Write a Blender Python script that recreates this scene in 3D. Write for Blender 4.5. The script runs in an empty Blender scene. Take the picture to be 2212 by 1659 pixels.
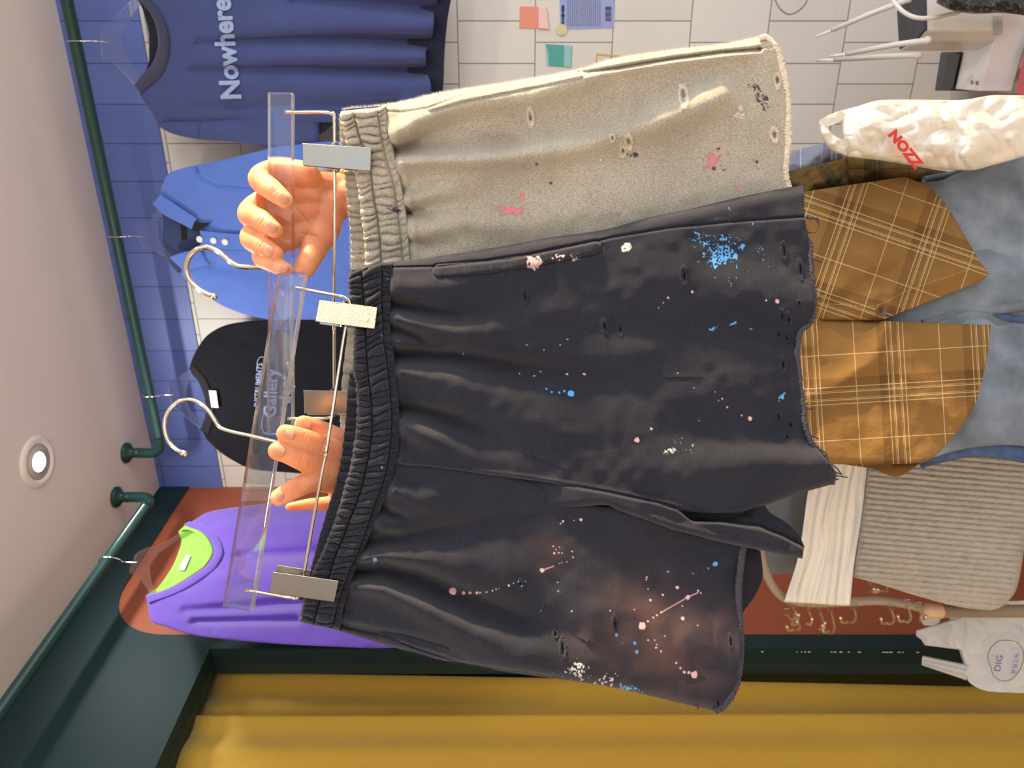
import bpy, bmesh, math, random
import numpy as np
from mathutils import Vector, Matrix
random.seed(7)
rng = np.random.default_rng(7)
W, H, F, CZ, HX = 2212, 1659, 1600.0, 1.55, 1106.0   # photo frame, focal length in px, eye height, horizon column
SC = bpy.context.scene
COL = SC.collection

# ------------------------------------------------------------------ camera, world, sun, exposure
cd = bpy.data.cameras.new('camera'); cam = bpy.data.objects.new('camera', cd); COL.objects.link(cam)
cam.matrix_world = Matrix(((0, 1, 0, 0), (0, 0, -1, 0), (-1, 0, 0, CZ), (0, 0, 0, 1)))   # portrait phone held upright, frame lies on its side
cd.sensor_width = 36; cd.lens = F / W * 36; cd.clip_start = 0.02
cd.dof.use_dof = True; cd.dof.focus_distance = 0.70; cd.dof.aperture_fstop = 13.0
SC.camera = cam
SC.view_settings.view_transform = 'Standard'; SC.view_settings.look = 'None'
SC.view_settings.gamma = 1; SC.view_settings.use_curve_mapping = False
SC.view_settings.exposure = -0.2
wd = bpy.data.worlds.new('World'); SC.world = wd; wd.use_nodes = True
wd.node_tree.nodes['Background'].inputs[0].default_value = (0.86, 0.91, 1.0, 1)
wd.node_tree.nodes['Background'].inputs[1].default_value = 2.5
SUNV = Vector((0.88, 0.015, 0.30)).normalized()      # towards the sun, low in the window on the right
sl = bpy.data.lights.new('sun', 'SUN'); so = bpy.data.objects.new('sun', sl); COL.objects.link(so)
sl.energy = 14.0; sl.angle = 0.06; sl.color = (1.0, 0.74, 0.42)
so.rotation_euler = SUNV.to_track_quat('Z', 'Y').to_euler(); so.location = (3, -0.4, 3.4)

def lin(r, g, b, a=1):
    f = lambda c: (c / 255 / 12.92) if c / 255 <= 0.04045 else ((c / 255 + 0.055) / 1.055) ** 2.4
    return (f(r), f(g), f(b), a)

# ------------------------------------------------------------------ geometry helpers
def P(x, y, d):
    """world points seen at photo column x, row y, at depth d (arrays welcome)"""
    x, y, d = np.broadcast_arrays(np.asarray(x, float), np.asarray(y, float), np.asarray(d, float))
    return np.stack([(829.5 - y) / F * d, d, CZ + (HX - x) / F * d], -1)
def V3(a): return Vector([float(v) for v in a])
def proj(p):
    p = np.asarray(p, float); return HX - (p[..., 2] - CZ) / p[..., 1] * F, 829.5 - p[..., 0] / p[..., 1] * F
TH = math.radians(23); C0 = np.array([-0.33, 2.40, 0.0])           # back-left corner of the shop
BD = np.array([math.cos(TH), -math.sin(TH), 0.0]); BN = np.array([-math.sin(TH), -math.cos(TH), 0.0])
TL = math.radians(28); LD = np.array([-math.sin(TL), -math.cos(TL), 0.0]); LN = np.array([math.cos(TL), -math.sin(TL), 0.0])
def dplane(p0, n):
    """depth function of the vertical or tilted plane through p0 with normal n"""
    n = np.asarray(n, float); k = float(np.dot(np.asarray(p0, float) - np.array([0, 0, CZ]), n))
    return lambda x, y: k / (n[0] * (829.5 - np.asarray(y, float)) / F + n[1] + n[2] * (HX - np.asarray(x, float)) / F)
def back(off): return dplane(C0 + BN * off, BN)
def left(off): return dplane(C0 + LN * off, LN)
def dy(y0, d0, y1, d1):
    """upright plane given by its depth at two photo rows"""
    b = (1 / d1 - 1 / d0) / (y1 - y0); a = 1 / d0 - b * y0
    return lambda x, y: 1 / (a + b * np.asarray(y, float)) + 0 * np.asarray(x, float)
def Z2(z, d): return HX - (z - CZ) / d * F

ORG = {}
def reg(o, org, parent):
    po = ORG.get(parent.name, np.zeros(3)) if parent else np.zeros(3)
    ORG[o.name] = np.asarray(org, float)
    o.location = [float(v) for v in (np.asarray(org, float) - po)]
    if parent: o.parent = parent
def tag(o, label=None, cat=None, group=None, kind=None):
    for k, v in (('label', label), ('category', cat), ('group', group), ('kind', kind)):
        if v: o[k] = v
    return o
def thing(name, label, cat, loc, group=None):
    o = bpy.data.objects.new(name, None); o.empty_display_size = 0.05; COL.objects.link(o)
    reg(o, loc, None); return tag(o, label, cat, group)
def M(name, V, Fc, mat, parent=None, smooth=True, uv=None, col=None, label=None, origin=None):
    """one mesh object from world-space vertices; Fc quads array or list of faces"""
    V = np.asarray(V, float).reshape(-1, 3); org = V.mean(0) if origin is None else np.asarray(origin, float)
    me = bpy.data.meshes.new(name)
    if isinstance(Fc, np.ndarray):
        k = Fc.shape[1]; n = len(Fc)
        me.vertices.add(len(V)); me.vertices.foreach_set('co', (V - org).astype(np.float32).ravel())
        me.loops.add(n * k); me.loops.foreach_set('vertex_index', Fc.astype(np.int32).ravel())
        me.polygons.add(n); me.polygons.foreach_set('loop_start', np.arange(0, n * k, k, dtype=np.int32))
        me.update(calc_edges=True)
    else:
        me.from_pydata([tuple(v) for v in (V - org)], [], [tuple(int(i) for i in f) for f in Fc])
    me.polygons.foreach_set('use_smooth', np.full(len(me.polygons), bool(smooth)))
    if uv is not None or col is not None:
        li = np.empty(len(me.loops), np.int32); me.loops.foreach_get('vertex_index', li)
    if uv is not None:
        l = me.uv_layers.new(name='UVMap'); l.data.foreach_set('uv', np.asarray(uv, np.float32)[li].ravel())
    if col is not None:
        c = np.ones((len(V), 4), np.float32); c[:, :col.shape[1]] = col
        a = me.color_attributes.new('Col', 'FLOAT_COLOR', 'POINT'); a.data.foreach_set('color', c.ravel())
    me.validate(); me.update()
    if mat: me.materials.append(mat)
    o = bpy.data.objects.new(name, me); COL.objects.link(o); reg(o, org, parent)
    if label: o['label'] = label
    return o
def gridfaces(nu, nv, base=0, flip=False, cu=False):
    i = np.arange(nu if cu else nu - 1)[:, None]; j = np.arange(nv - 1)[None, :]
    a = base + i * nv + j; b = base + ((i + 1) % nu) * nv + j
    f = np.stack([a, b, b + 1, a + 1], -1).reshape(-1, 4)
    return f[:, ::-1] if flip else f
def resamp(pts, n, param=None):
    pts = np.asarray(pts, float)
    if param is None:
        s = np.r_[0, np.cumsum(np.hypot(*np.diff(pts[:, :2], axis=0).T))]; s = s / s[-1]
    else: s = np.asarray(param, float)
    t = np.linspace(0, 1, n) if np.isscalar(n) else n
    return np.stack([smooth_interp(t, s, pts[:, k]) for k in range(pts.shape[1])], -1)
def smooth_interp(t, s, v):
    """monotone-ish cubic through knots"""
    if len(s) < 3: return np.interp(t, s, v)
    h = np.diff(s); dl = np.diff(v) / h; m = np.empty(len(s))
    m[0], m[-1] = dl[0], dl[-1]
    for i in range(1, len(s) - 1):
        m[i] = 0 if dl[i - 1] * dl[i] <= 0 else 2 * dl[i - 1] * dl[i] / (dl[i - 1] + dl[i])
    i = np.clip(np.searchsorted(s, t, side='right') - 1, 0, len(s) - 2)
    u = (t - s[i]) / h[i]; u2, u3 = u * u, u * u * u
    return (2*u3-3*u2+1)*v[i] + (u3-2*u2+u)*h[i]*m[i] + (-2*u3+3*u2)*v[i+1] + (u3-u2)*h[i]*m[i+1]
def coons(top, bot, lef, rig, nu, nv):
    """photo-space grid: top/bot run along u, lef/rig run along v"""
    T, B, L, R = resamp(top, nu), resamp(bot, nu), resamp(lef, nv), resamp(rig, nv)
    u = np.linspace(0, 1, nu)[:, None, None]; v = np.linspace(0, 1, nv)[None, :, None]
    S = (1 - v) * T[:, None] + v * B[:, None] + (1 - u) * L[None] + u * R[None]
    S = S - ((1-u)*(1-v)*T[0] + u*(1-v)*T[-1] + (1-u)*v*B[0] + u*v*B[-1])
    return S[..., 0], S[..., 1]
def ruled(A, B, nu, nv):
    """grid between polylines A (v=0) and B (v=1) matched knot by knot"""
    t = np.linspace(0, 1, len(A)); A, B = resamp(A, nu, t), resamp(B, nu, t)
    v = np.linspace(0, 1, nv)[None, :, None]
    S = A[:, None] * (1 - v) + B[:, None] * v
    return S[..., 0], S[..., 1]
def pdist(X, Y, pts):
    best = np.full(X.shape, 1e9); par = np.zeros(X.shape); sgn = np.zeros(X.shape)
    pts = np.asarray(pts, float); L = np.hypot(*np.diff(pts, axis=0).T); c = np.r_[0, np.cumsum(L)]
    for i in range(len(pts) - 1):
        ax, ay = pts[i]; bx, by = pts[i + 1]; dx, dyy = bx - ax, by - ay
        t = np.clip(((X - ax) * dx + (Y - ay) * dyy) / (dx * dx + dyy * dyy + 1e-9), 0, 1)
        d = np.hypot(X - ax - t * dx, Y - ay - t * dyy); m = d < best
        best = np.where(m, d, best); par = np.where(m, (c[i] + t * L[i]) / c[-1], par)
        sgn = np.where(m, np.sign(dx * (Y - ay) - dyy * (X - ax)), sgn)
    return best, par, sgn
def crease(X, Y, pts, a0, a1, w0, w1, skew=1.0):
    """soft valley (a<0) or ridge (a>0), metres, widths in photo px; skew widens the +side"""
    d, s, g = pdist(X, Y, pts); w = w0 + (w1 - w0) * s; w = np.where(g > 0, w * skew, w)
    return (a0 + (a1 - a0) * s) * np.exp(-(d / w) ** 2)
def noise2(X, Y, scale, seed=0):
    r = np.random.default_rng(seed); T = r.random((64, 64)); x = X / scale; y = Y / scale
    xi = np.floor(x).astype(int); yi = np.floor(y).astype(int); fx = x - xi; fy = y - yi
    fx = fx * fx * (3 - 2 * fx); fy = fy * fy * (3 - 2 * fy); g = lambda a, b: T[a % 64, b % 64]
    return (g(xi, yi)*(1-fx)*(1-fy) + g(xi+1, yi)*fx*(1-fy) + g(xi, yi+1)*(1-fx)*fy + g(xi+1, yi+1)*fx*fy) * 2 - 1
def rollx(d, R, depth):
    """edge roll-off: 0 inside, -depth at the edge"""
    t = np.clip(d / R, 0, 1); return -depth * (1 - np.sqrt(np.clip(1 - (1 - t) ** 2, 0, 1)))
def sheet(name, X, Y, df, h, mat, parent=None, thick=0.004, back_bulge=0.0, col=None, uvs=0.00045, label=None, low=1):
    """cloth body: detailed front (relief h towards the viewer) and a back face, closed along the rim"""
    nu, nv = X.shape; D = df(X, Y)
    A = P(X, Y, D - h)
    sl_u = np.unique(np.r_[np.arange(0, nu, low), nu - 1]); sl_v = np.unique(np.r_[np.arange(0, nv, low), nv - 1])
    uu = np.linspace(0, 1, nu)[:, None]; vv = np.linspace(0, 1, nv)[None]
    bl = back_bulge * np.sqrt(np.clip(4 * uu * (1 - uu), 0, 1)) ** 0.5 * np.sqrt(np.clip(4 * vv * (1 - vv), 0, 1)) ** 0.5
    edge = np.minimum(np.minimum(uu, 1 - uu) * nu, np.minimum(vv, 1 - vv) * nv)
    hb = np.where(edge < 1, h, np.minimum(h, 0))
    B = P(X, Y, D - hb + thick + bl)
    V = np.concatenate([A.reshape(-1, 3), B.reshape(-1, 3)]); n = nu * nv
    Fc = [gridfaces(nu, nv, 0), gridfaces(nu, nv, n, True)]
    idx = np.arange(n).reshape(nu, nv)
    rim = np.concatenate([idx[:, 0], idx[-1, 1:], idx[-2::-1, -1], idx[0, -2:0:-1]]); r2 = np.roll(rim, -1)
    Fc.append(np.stack([rim, rim + n, r2 + n, r2], -1))
    uv = np.stack([X.ravel(), Y.ravel()], -1) * uvs; uv = np.concatenate([uv, uv])
    if col is not None:
        col = col.reshape(-1, col.shape[-1]); col = np.concatenate([col, np.repeat(col[:1] * 0, n, 0)])
    return M(name, V, np.concatenate(Fc), mat, parent, uv=uv, col=col, label=label)
def frames(pts):
    pts = np.asarray(pts, float); t = np.gradient(pts, axis=0); t /= np.linalg.norm(t, axis=1)[:, None] + 1e-12
    a = np.array([0, 0, 1.0]) if abs(t[0][2]) < 0.8 else np.array([1.0, 0, 0]); n = np.cross(t[0], a); n /= np.linalg.norm(n)
    N = []
    for k in t:
        n = n - k * np.dot(n, k); n /= np.linalg.norm(n) + 1e-12; N.append(n)
    N = np.array(N); return t, N, np.cross(t, N)
def tube_geo(pts, r, n=10, sub=1, closed=False):
    pts = np.asarray(pts, float); r = np.broadcast_to(np.asarray(r, float), (len(pts),)).copy()
    if sub > 1 and len(pts) > 2:
        s = np.linspace(0, 1, len(pts)); t = np.linspace(0, 1, (len(pts) - 1) * sub + 1)
        # Catmull-Rom
        q = []; rr = np.interp(t, s, r)
        E_ = np.vstack([2*pts[0]-pts[1], pts, 2*pts[-1]-pts[-2]])
        for i in range(len(pts) - 1):
            p0, p1, p2, p3 = E_[i:i+4]
            for k in range(sub):
                u = k / sub; q.append(0.5*((2*p1)+(-p0+p2)*u+(2*p0-5*p1+4*p2-p3)*u*u+(-p0+3*p1-3*p2+p3)*u**3))
        q.append(pts[-1]); pts = np.array(q); r = rr
    t, N, B = frames(pts); a = np.linspace(0, 2 * math.pi, n, endpoint=False)
    ring = N[:, None] * np.cos(a)[None, :, None] + B[:, None] * np.sin(a)[None, :, None]
    V = (pts[:, None] + ring * r[:, None, None]).reshape(-1, 3); m = len(pts)
    i = np.arange(m - 1)[:, None]; j = np.arange(n)[None]
    f = np.stack([i*n+j, (i+1)*n+j, (i+1)*n+(j+1) % n, i*n+(j+1) % n], -1).reshape(-1, 4)
    Fc = [tuple(q) for q in f]; Fc.append(tuple(range(n - 1, -1, -1))); Fc.append(tuple(range((m-1)*n, m*n)))
    return V, Fc
def join(geos):
    V, Fc, o = [], [], 0
    for v, f in geos:
        V.append(np.asarray(v)); Fc += [tuple(int(i) + o for i in q) for q in f]; o += len(v)
    return np.concatenate(V), Fc
def tube(name, pts, r, mat, parent=None, n=10, sub=1, label=None):
    return M(name, *tube_geo(pts, r, n, sub), mat, parent, label=label)
def box_geo(c, ax, ay, az):
    c, ax, ay, az = (np.asarray(v, float) for v in (c, ax, ay, az))
    V = [c + i*ax + j*ay + k*az for i in (-1, 1) for j in (-1, 1) for k in (-1, 1)]
    return np.array(V), [(0,1,3,2),(4,6,7,5),(0,4,5,1),(2,3,7,6),(0,2,6,4),(1,5,7,3)]
def bevel(o, w, seg=2):
    bm = bmesh.new(); bm.from_mesh(o.data); bmesh.ops.recalc_face_normals(bm, faces=bm.faces)
    bmesh.ops.bevel(bm, geom=list(bm.edges), offset=w, segments=seg, profile=0.5, affect='EDGES'); bm.to_mesh(o.data); bm.free(); return o
def poly_plate(name, outer, holes, df, thick, mat, parent=None, bev=0.0, label=None, bulge=None, uvs=0.001, pts3=None):
    """flat plate cut to a photo outline, standing on the plane df with real thickness towards the viewer"""
    loops = [P(*np.asarray(l, float).T, df(*np.asarray(l, float).T)) for l in [outer] + list(holes)] if pts3 is None else pts3
    o0 = loops[0].mean(0); e1 = loops[0][len(loops[0]) // 3] - loops[0][0]; e1 /= np.linalg.norm(e1)
    nn = np.zeros(3)
    for i in range(len(loops[0])): nn += np.cross(loops[0][i] - o0, loops[0][(i + 1) % len(loops[0])] - o0)
    nn /= np.linalg.norm(nn)
    if np.dot(nn, o0 - np.array([0, 0, CZ])) > 0: nn = -nn
    e1 -= nn * np.dot(e1, nn); e1 /= np.linalg.norm(e1); e2 = np.cross(nn, e1)
    cu = bpy.data.curves.new('tmp', 'CURVE'); cu.dimensions = '2D'; cu.fill_mode = 'BOTH'
    cu.extrude = max(thick / 2 - bev, 1e-5); cu.bevel_depth = bev; cu.bevel_resolution = 2
    for l in loops:
        sp = cu.splines.new('POLY'); sp.points.add(len(l) - 1); sp.use_cyclic_u = True
        for k, p in enumerate(l): sp.points[k].co = (float(np.dot(p - o0, e1)), float(np.dot(p - o0, e2)), 0, 1)
    to = bpy.data.objects.new('tmp', cu); COL.objects.link(to)
    me = bpy.data.meshes.new_from_object(to.evaluated_get(bpy.context.evaluated_depsgraph_get()))
    v = np.array([tuple(q.co) for q in me.vertices]); Fc = [tuple(p.vertices) for p in me.polygons]
    bpy.data.objects.remove(to); bpy.data.curves.remove(cu); bpy.data.meshes.remove(me)
    Vw = o0 + v[:, :1] * e1 + v[:, 1:2] * e2 + (v[:, 2:3] + thick / 2) * nn
    return M(name, Vw, Fc, mat, parent, smooth=False, label=label)
def curve_pts(pts, n, closed=False):
    """smooth photo-space curve"""
    pts = np.asarray(pts, float); q = []; m = len(pts)
    rngi = range(m if closed else m - 1)
    for i in rngi:
        p0 = pts[(i-1) % m] if closed or i > 0 else 2*pts[0]-pts[1]; p1 = pts[i]; p2 = pts[(i+1) % m]
        p3 = pts[(i+2) % m] if closed or i < m-2 else 2*pts[-1]-pts[-2]
        for k in range(n):
            u = k/n; q.append(0.5*((2*p1)+(-p0+p2)*u+(2*p0-5*p1+4*p2-p3)*u*u+(-p0+3*p1-3*p2+p3)*u**3))
    if not closed: q.append(pts[-1])
    return np.array(q)
def text_mesh(name, s, o, ex, ey, df, mat, parent, hf=None, off=0.0012, bold=0.0, label=None, sub=True):
    """lettering laid on a surface: o photo px of the baseline start, ex px per em along the line, ey px per em upward"""
    cu = bpy.data.curves.new('tmp', 'FONT'); cu.body = s; cu.size = 1; cu.resolution_u = 3; cu.offset = bold
    to = bpy.data.objects.new('tmp', cu); COL.objects.link(to)
    me = bpy.data.meshes.new_from_object(to.evaluated_get(bpy.context.evaluated_depsgraph_get()))
    bm = bmesh.new(); bm.from_mesh(me)
    if sub:
        bmesh.ops.triangulate(bm, faces=bm.faces); bmesh.ops.subdivide_edges(bm, edges=bm.edges, cuts=2)
    bm.to_mesh(me); bm.free()
    v = np.array([tuple(q.co) for q in me.vertices]); Fc = [tuple(p.vertices) for p in me.polygons]
    bpy.data.objects.remove(to); bpy.data.curves.remove(cu); bpy.data.meshes.remove(me)
    px = o[0] + v[:, 0] * ex[0] + v[:, 1] * ey[0]; py = o[1] + v[:, 0] * ex[1] + v[:, 1] * ey[1]
    h = hf(px, py) if hf else 0
    Vw = P(px, py, df(px, py) - h - off)
    return M(name, Vw, Fc, mat, parent, smooth=False, label=label)

# ------------------------------------------------------------------ materials
def newmat(name):
    m = bpy.data.materials.new(name); m.use_nodes = True; nt = m.node_tree
    return m, nt, nt.nodes['Principled BSDF']
def N(nt, t, **kw):
    n = nt.nodes.new(t)
    for k, v in kw.items():
        if k == 'inp':
            for a, b in v.items(): n.inputs[a].default_value = b
        else: setattr(n, k, v)
    return n
def mixc(nt, fac, a, b, mode='MIX'):
    n = nt.nodes.new('ShaderNodeMix'); n.data_type = 'RGBA'; n.blend_type = mode
    for i, v in ((0, fac), (6, a), (7, b)):
        if hasattr(v, 'is_output'): nt.links.new(v, n.inputs[i])
        else: n.inputs[i].default_value = v
    return n.outputs[2]
def simple(name, c, rough=0.6, metal=0.0, sheen=0.0, noise=0.0, nscale=30.0, bump=0.0, bscale=400.0, coat=0.0, **kw):
    m, nt, b = newmat(name); L = nt.links.new
    b.inputs['Roughness'].default_value = rough; b.inputs['Metallic'].default_value = metal
    b.inputs['Base Color'].default_value = c
    tc = N(nt, 'ShaderNodeTexCoord')
    if noise:
        n = N(nt, 'ShaderNodeTexNoise', inp={'Scale': nscale, 'Detail': 5.0}); L(tc.outputs['Object'], n.inputs['Vector'])
        r = N(nt, 'ShaderNodeMapRange', inp={'From Min': 0.3, 'From Max': 0.7, 'To Min': 1 - noise, 'To Max': 1 + noise}); L(n.outputs[0], r.inputs[0])
        hs = N(nt, 'ShaderNodeHueSaturation', inp={'Color': c}); L(r.outputs[0], hs.inputs['Value']); L(hs.outputs[0], b.inputs['Base Color'])
    if bump:
        n = N(nt, 'ShaderNodeTexNoise', inp={'Scale': bscale, 'Detail': 3.0}); L(tc.outputs['Object'], n.inputs['Vector'])
        bp = N(nt, 'ShaderNodeBump', inp={'Strength': bump, 'Distance': 0.002}); L(n.outputs[0], bp.inputs['Height']); L(bp.outputs[0], b.inputs['Normal'])
    if sheen: b.inputs['Sheen Weight'].default_value = sheen; b.inputs['Sheen Roughness'].default_value = 0.5
    if coat: b.inputs['Coat Weight'].default_value = coat
    for k, v in kw.items(): b.inputs[k].default_value = v
    return m
def fleece(name, base, alt, sheen, fscale=260.0, heather=0.5, rib=0.25):
    """brushed sweatshirt knit; Col attribute: rgb paint, alpha-like amount in a second attribute channel via luminance>0"""
    m, nt, b = newmat(name); L = nt.links.new
    tc = N(nt, 'ShaderNodeTexCoord'); mp = N(nt, 'ShaderNodeMapping', inp={'Scale': (1.0, 1.0, 0.35)}); L(tc.outputs['Object'], mp.inputs[0])
    n1 = N(nt, 'ShaderNodeTexNoise', inp={'Scale': fscale * 6, 'Detail': 3.0, 'Roughness': 0.7}); L(mp.outputs[0], n1.inputs['Vector'])
    n2 = N(nt, 'ShaderNodeTexNoise', inp={'Scale': 14.0, 'Detail': 4.0}); L(tc.outputs['Object'], n2.inputs['Vector'])
    r1 = N(nt, 'ShaderNodeMapRange', inp={'From Min': 0.35, 'From Max': 0.68, 'To Min': 0.0, 'To Max': heather}); L(n1.outputs[0], r1.inputs[0])
    c = mixc(nt, r1.outputs[0], base, alt)
    r2 = N(nt, 'ShaderNodeMapRange', inp={'From Min': 0.35, 'From Max': 0.65, 'To Min': 0.9, 'To Max': 1.1}); L(n2.outputs[0], r2.inputs[0])
    hs = N(nt, 'ShaderNodeHueSaturation'); L(c, hs.inputs['Color']); L(r2.outputs[0], hs.inputs['Value'])
    at = N(nt, 'ShaderNodeVertexColor', layer_name='Col')
    L(mixc(nt, at.outputs['Alpha'], hs.outputs[0], at.outputs['Color']), b.inputs['Base Color'])
    b.inputs['Roughness'].default_value = 0.95; b.inputs['Specular IOR Level'].default_value = 0.15
    b.inputs['Sheen Weight'].default_value = sheen; b.inputs['Sheen Roughness'].default_value = 0.55
    wv = N(nt, 'ShaderNodeTexWave', wave_type='BANDS', bands_direction='X', inp={'Scale': 260.0, 'Distortion': 0.6, 'Detail': 1.0}); L(tc.outputs['UV'], wv.inputs[0])
    ad = N(nt, 'ShaderNodeMath', operation='MULTIPLY_ADD', inp={1: rib}); L(wv.outputs[1], ad.inputs[0]); L(n1.outputs[0], ad.inputs[2])
    bp = N(nt, 'ShaderNodeBump', inp={'Strength': 0.55, 'Distance': 0.0008}); L(ad.outputs[0], bp.inputs['Height']); L(bp.outputs[0], b.inputs['Normal'])
    return m
def plaid(name, base, dark, line, p=0.07, warm=None):
    """woven check: fine pale line groups both ways over a base with a darker ground check, from the cloth's own UV in metres"""
    m, nt, b = newmat(name); L = nt.links.new
    tc = N(nt, 'ShaderNodeTexCoord'); sx = N(nt, 'ShaderNodeSeparateXYZ'); L(tc.outputs['UV'], sx.inputs[0])
    outs = []; grd = []
    for k in (0, 1):
        f = N(nt, 'ShaderNodeMath', operation='FRACT'); ml = N(nt, 'ShaderNodeMath', operation='MULTIPLY', inp={1: 1 / p}); L(sx.outputs[k], ml.inputs[0]); L(ml.outputs[0], f.inputs[0])
        r = N(nt, 'ShaderNodeValToRGB'); r.color_ramp.interpolation = 'CONSTANT'; el = r.color_ramp.elements
        w = 0.0009 / p; pos = [0.10, 0.145, 0.162, 0.235, 0.252, 0.30, 0.72]
        el[0].position = 0; el[0].color = (0, 0, 0, 1); el[1].position = pos[0]; el[1].color = (1, 1, 1, 1)
        for i, q in enumerate(pos):
            if i: e = el.new(q); e.color = (1, 1, 1, 1)
            e = el.new(q + w); e.color = (0, 0, 0, 1)
        L(f.outputs[0], r.inputs[0]); outs.append(r.outputs[0])
        r2 = N(nt, 'ShaderNodeValToRGB'); e = r2.color_ramp.elements
        e[0].position = 0.05; e[0].color = (1, 1, 1, 1); e[1].position = 0.5; e[1].color = (0.2, 0.2, 0.2, 1)
        L(f.outputs[0], r2.inputs[0]); grd.append(r2.outputs[0])
    g = mixc(nt, 0.5, grd[0], grd[1]); c = mixc(nt, g, base, dark)
    ln = mixc(nt, 1.0, outs[0], outs[1], 'LIGHTEN')
    fc = N(nt, 'ShaderNodeMath', operation='MULTIPLY', inp={1: 0.6}); L(ln, fc.inputs[0])
    L(mixc(nt, fc.outputs[0], c, line), b.inputs['Base Color'])
    b.inputs['Roughness'].default_value = 0.85; b.inputs['Specular IOR Level'].default_value = 0.2
    n = N(nt, 'ShaderNodeTexNoise', inp={'Scale': 28.0, 'Detail': 4.0}); L(tc.outputs['Object'], n.inputs['Vector'])
    bp = N(nt, 'ShaderNodeBump', inp={'Strength': 0.6, 'Distance': 0.01}); L(n.outputs[0], bp.inputs['Height']); L(bp.outputs[0], b.inputs['Normal'])
    return m
def glassy(name, c=(1, 1, 1, 1), rough=0.0, ior=1.47, clear=0.0):
    m, nt, b = newmat(name); b.inputs['Base Color'].default_value = c; b.inputs['Transmission Weight'].default_value = 1.0
    b.inputs['Roughness'].default_value = rough; b.inputs['IOR'].default_value = ior
    if clear:
        mx = N(nt, 'ShaderNodeMixShader', inp={0: clear}); tr = N(nt, 'ShaderNodeBsdfTransparent')
        out = nt.nodes['Material Output']; nt.links.new(b.outputs[0], mx.inputs[1]); nt.links.new(tr.outputs[0], mx.inputs[2]); nt.links.new(mx.outputs[0], out.inputs[0])
    return m
def skinmat():
    m, nt, b = newmat('skin'); L = nt.links.new; tc = N(nt, 'ShaderNodeTexCoord')
    n = N(nt, 'ShaderNodeTexNoise', inp={'Scale': 45.0, 'Detail': 4.0}); L(tc.outputs['Object'], n.inputs['Vector'])
    r = N(nt, 'ShaderNodeMapRange', inp={'From Min': 0.35, 'From Max': 0.65}); L(n.outputs[0], r.inputs[0])
    L(mixc(nt, r.outputs[0], lin(216, 142, 100), lin(230, 164, 124)), b.inputs['Base Color'])
    b.inputs['Subsurface Weight'].default_value = 1.0; b.inputs['Subsurface Radius'].default_value = (1.0, 0.28, 0.10)
    b.inputs['Subsurface Scale'].default_value = 0.009; b.inputs['Roughness'].default_value = 0.5
    n2 = N(nt, 'ShaderNodeTexVoronoi', inp={'Scale': 900.0}); L(tc.outputs['Object'], n2.inputs['Vector'])
    bp = N(nt, 'ShaderNodeBump', inp={'Strength': 0.15, 'Distance': 0.0006}); L(n2.outputs[0], bp.inputs['Height']); L(bp.outputs[0], b.inputs['Normal'])
    return m
def tilemat(nm='white_glazed_tile', c1=(224, 220, 212), c2=(218, 213, 205), mo=(140, 134, 126), offs=0.5):
    m, nt, b = newmat(nm); L = nt.links.new; tc = N(nt, 'ShaderNodeTexCoord')
    br = N(nt, 'ShaderNodeTexBrick', offset=offs, inp={'Color1': lin(*c1), 'Color2': lin(*c2), 'Mortar': lin(*mo), 'Scale': 1.0, 'Mortar Size': 0.0016, 'Mortar Smooth': 0.3, 'Brick Width': 0.0985, 'Row Height': 0.197})
    L(tc.outputs['UV'], br.inputs[0])
    n = N(nt, 'ShaderNodeTexNoise', inp={'Scale': 6.0, 'Detail': 3.0}); L(tc.outputs['UV'], n.inputs['Vector'])
    L(mixc(nt, 0.06, br.outputs[0], n.outputs[0], 'OVERLAY'), b.inputs['Base Color'])
    b.inputs['Roughness'].default_value = 0.45
    inv = N(nt, 'ShaderNodeMath', operation='SUBTRACT', inp={0: 1.0}); L(br.outputs[1], inv.inputs[1])
    bp = N(nt, 'ShaderNodeBump', inp={'Strength': 0.5, 'Distance': 0.002}); L(inv.outputs[0], bp.inputs['Height']); L(bp.outputs[0], b.inputs['Normal'])
    return m
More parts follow.
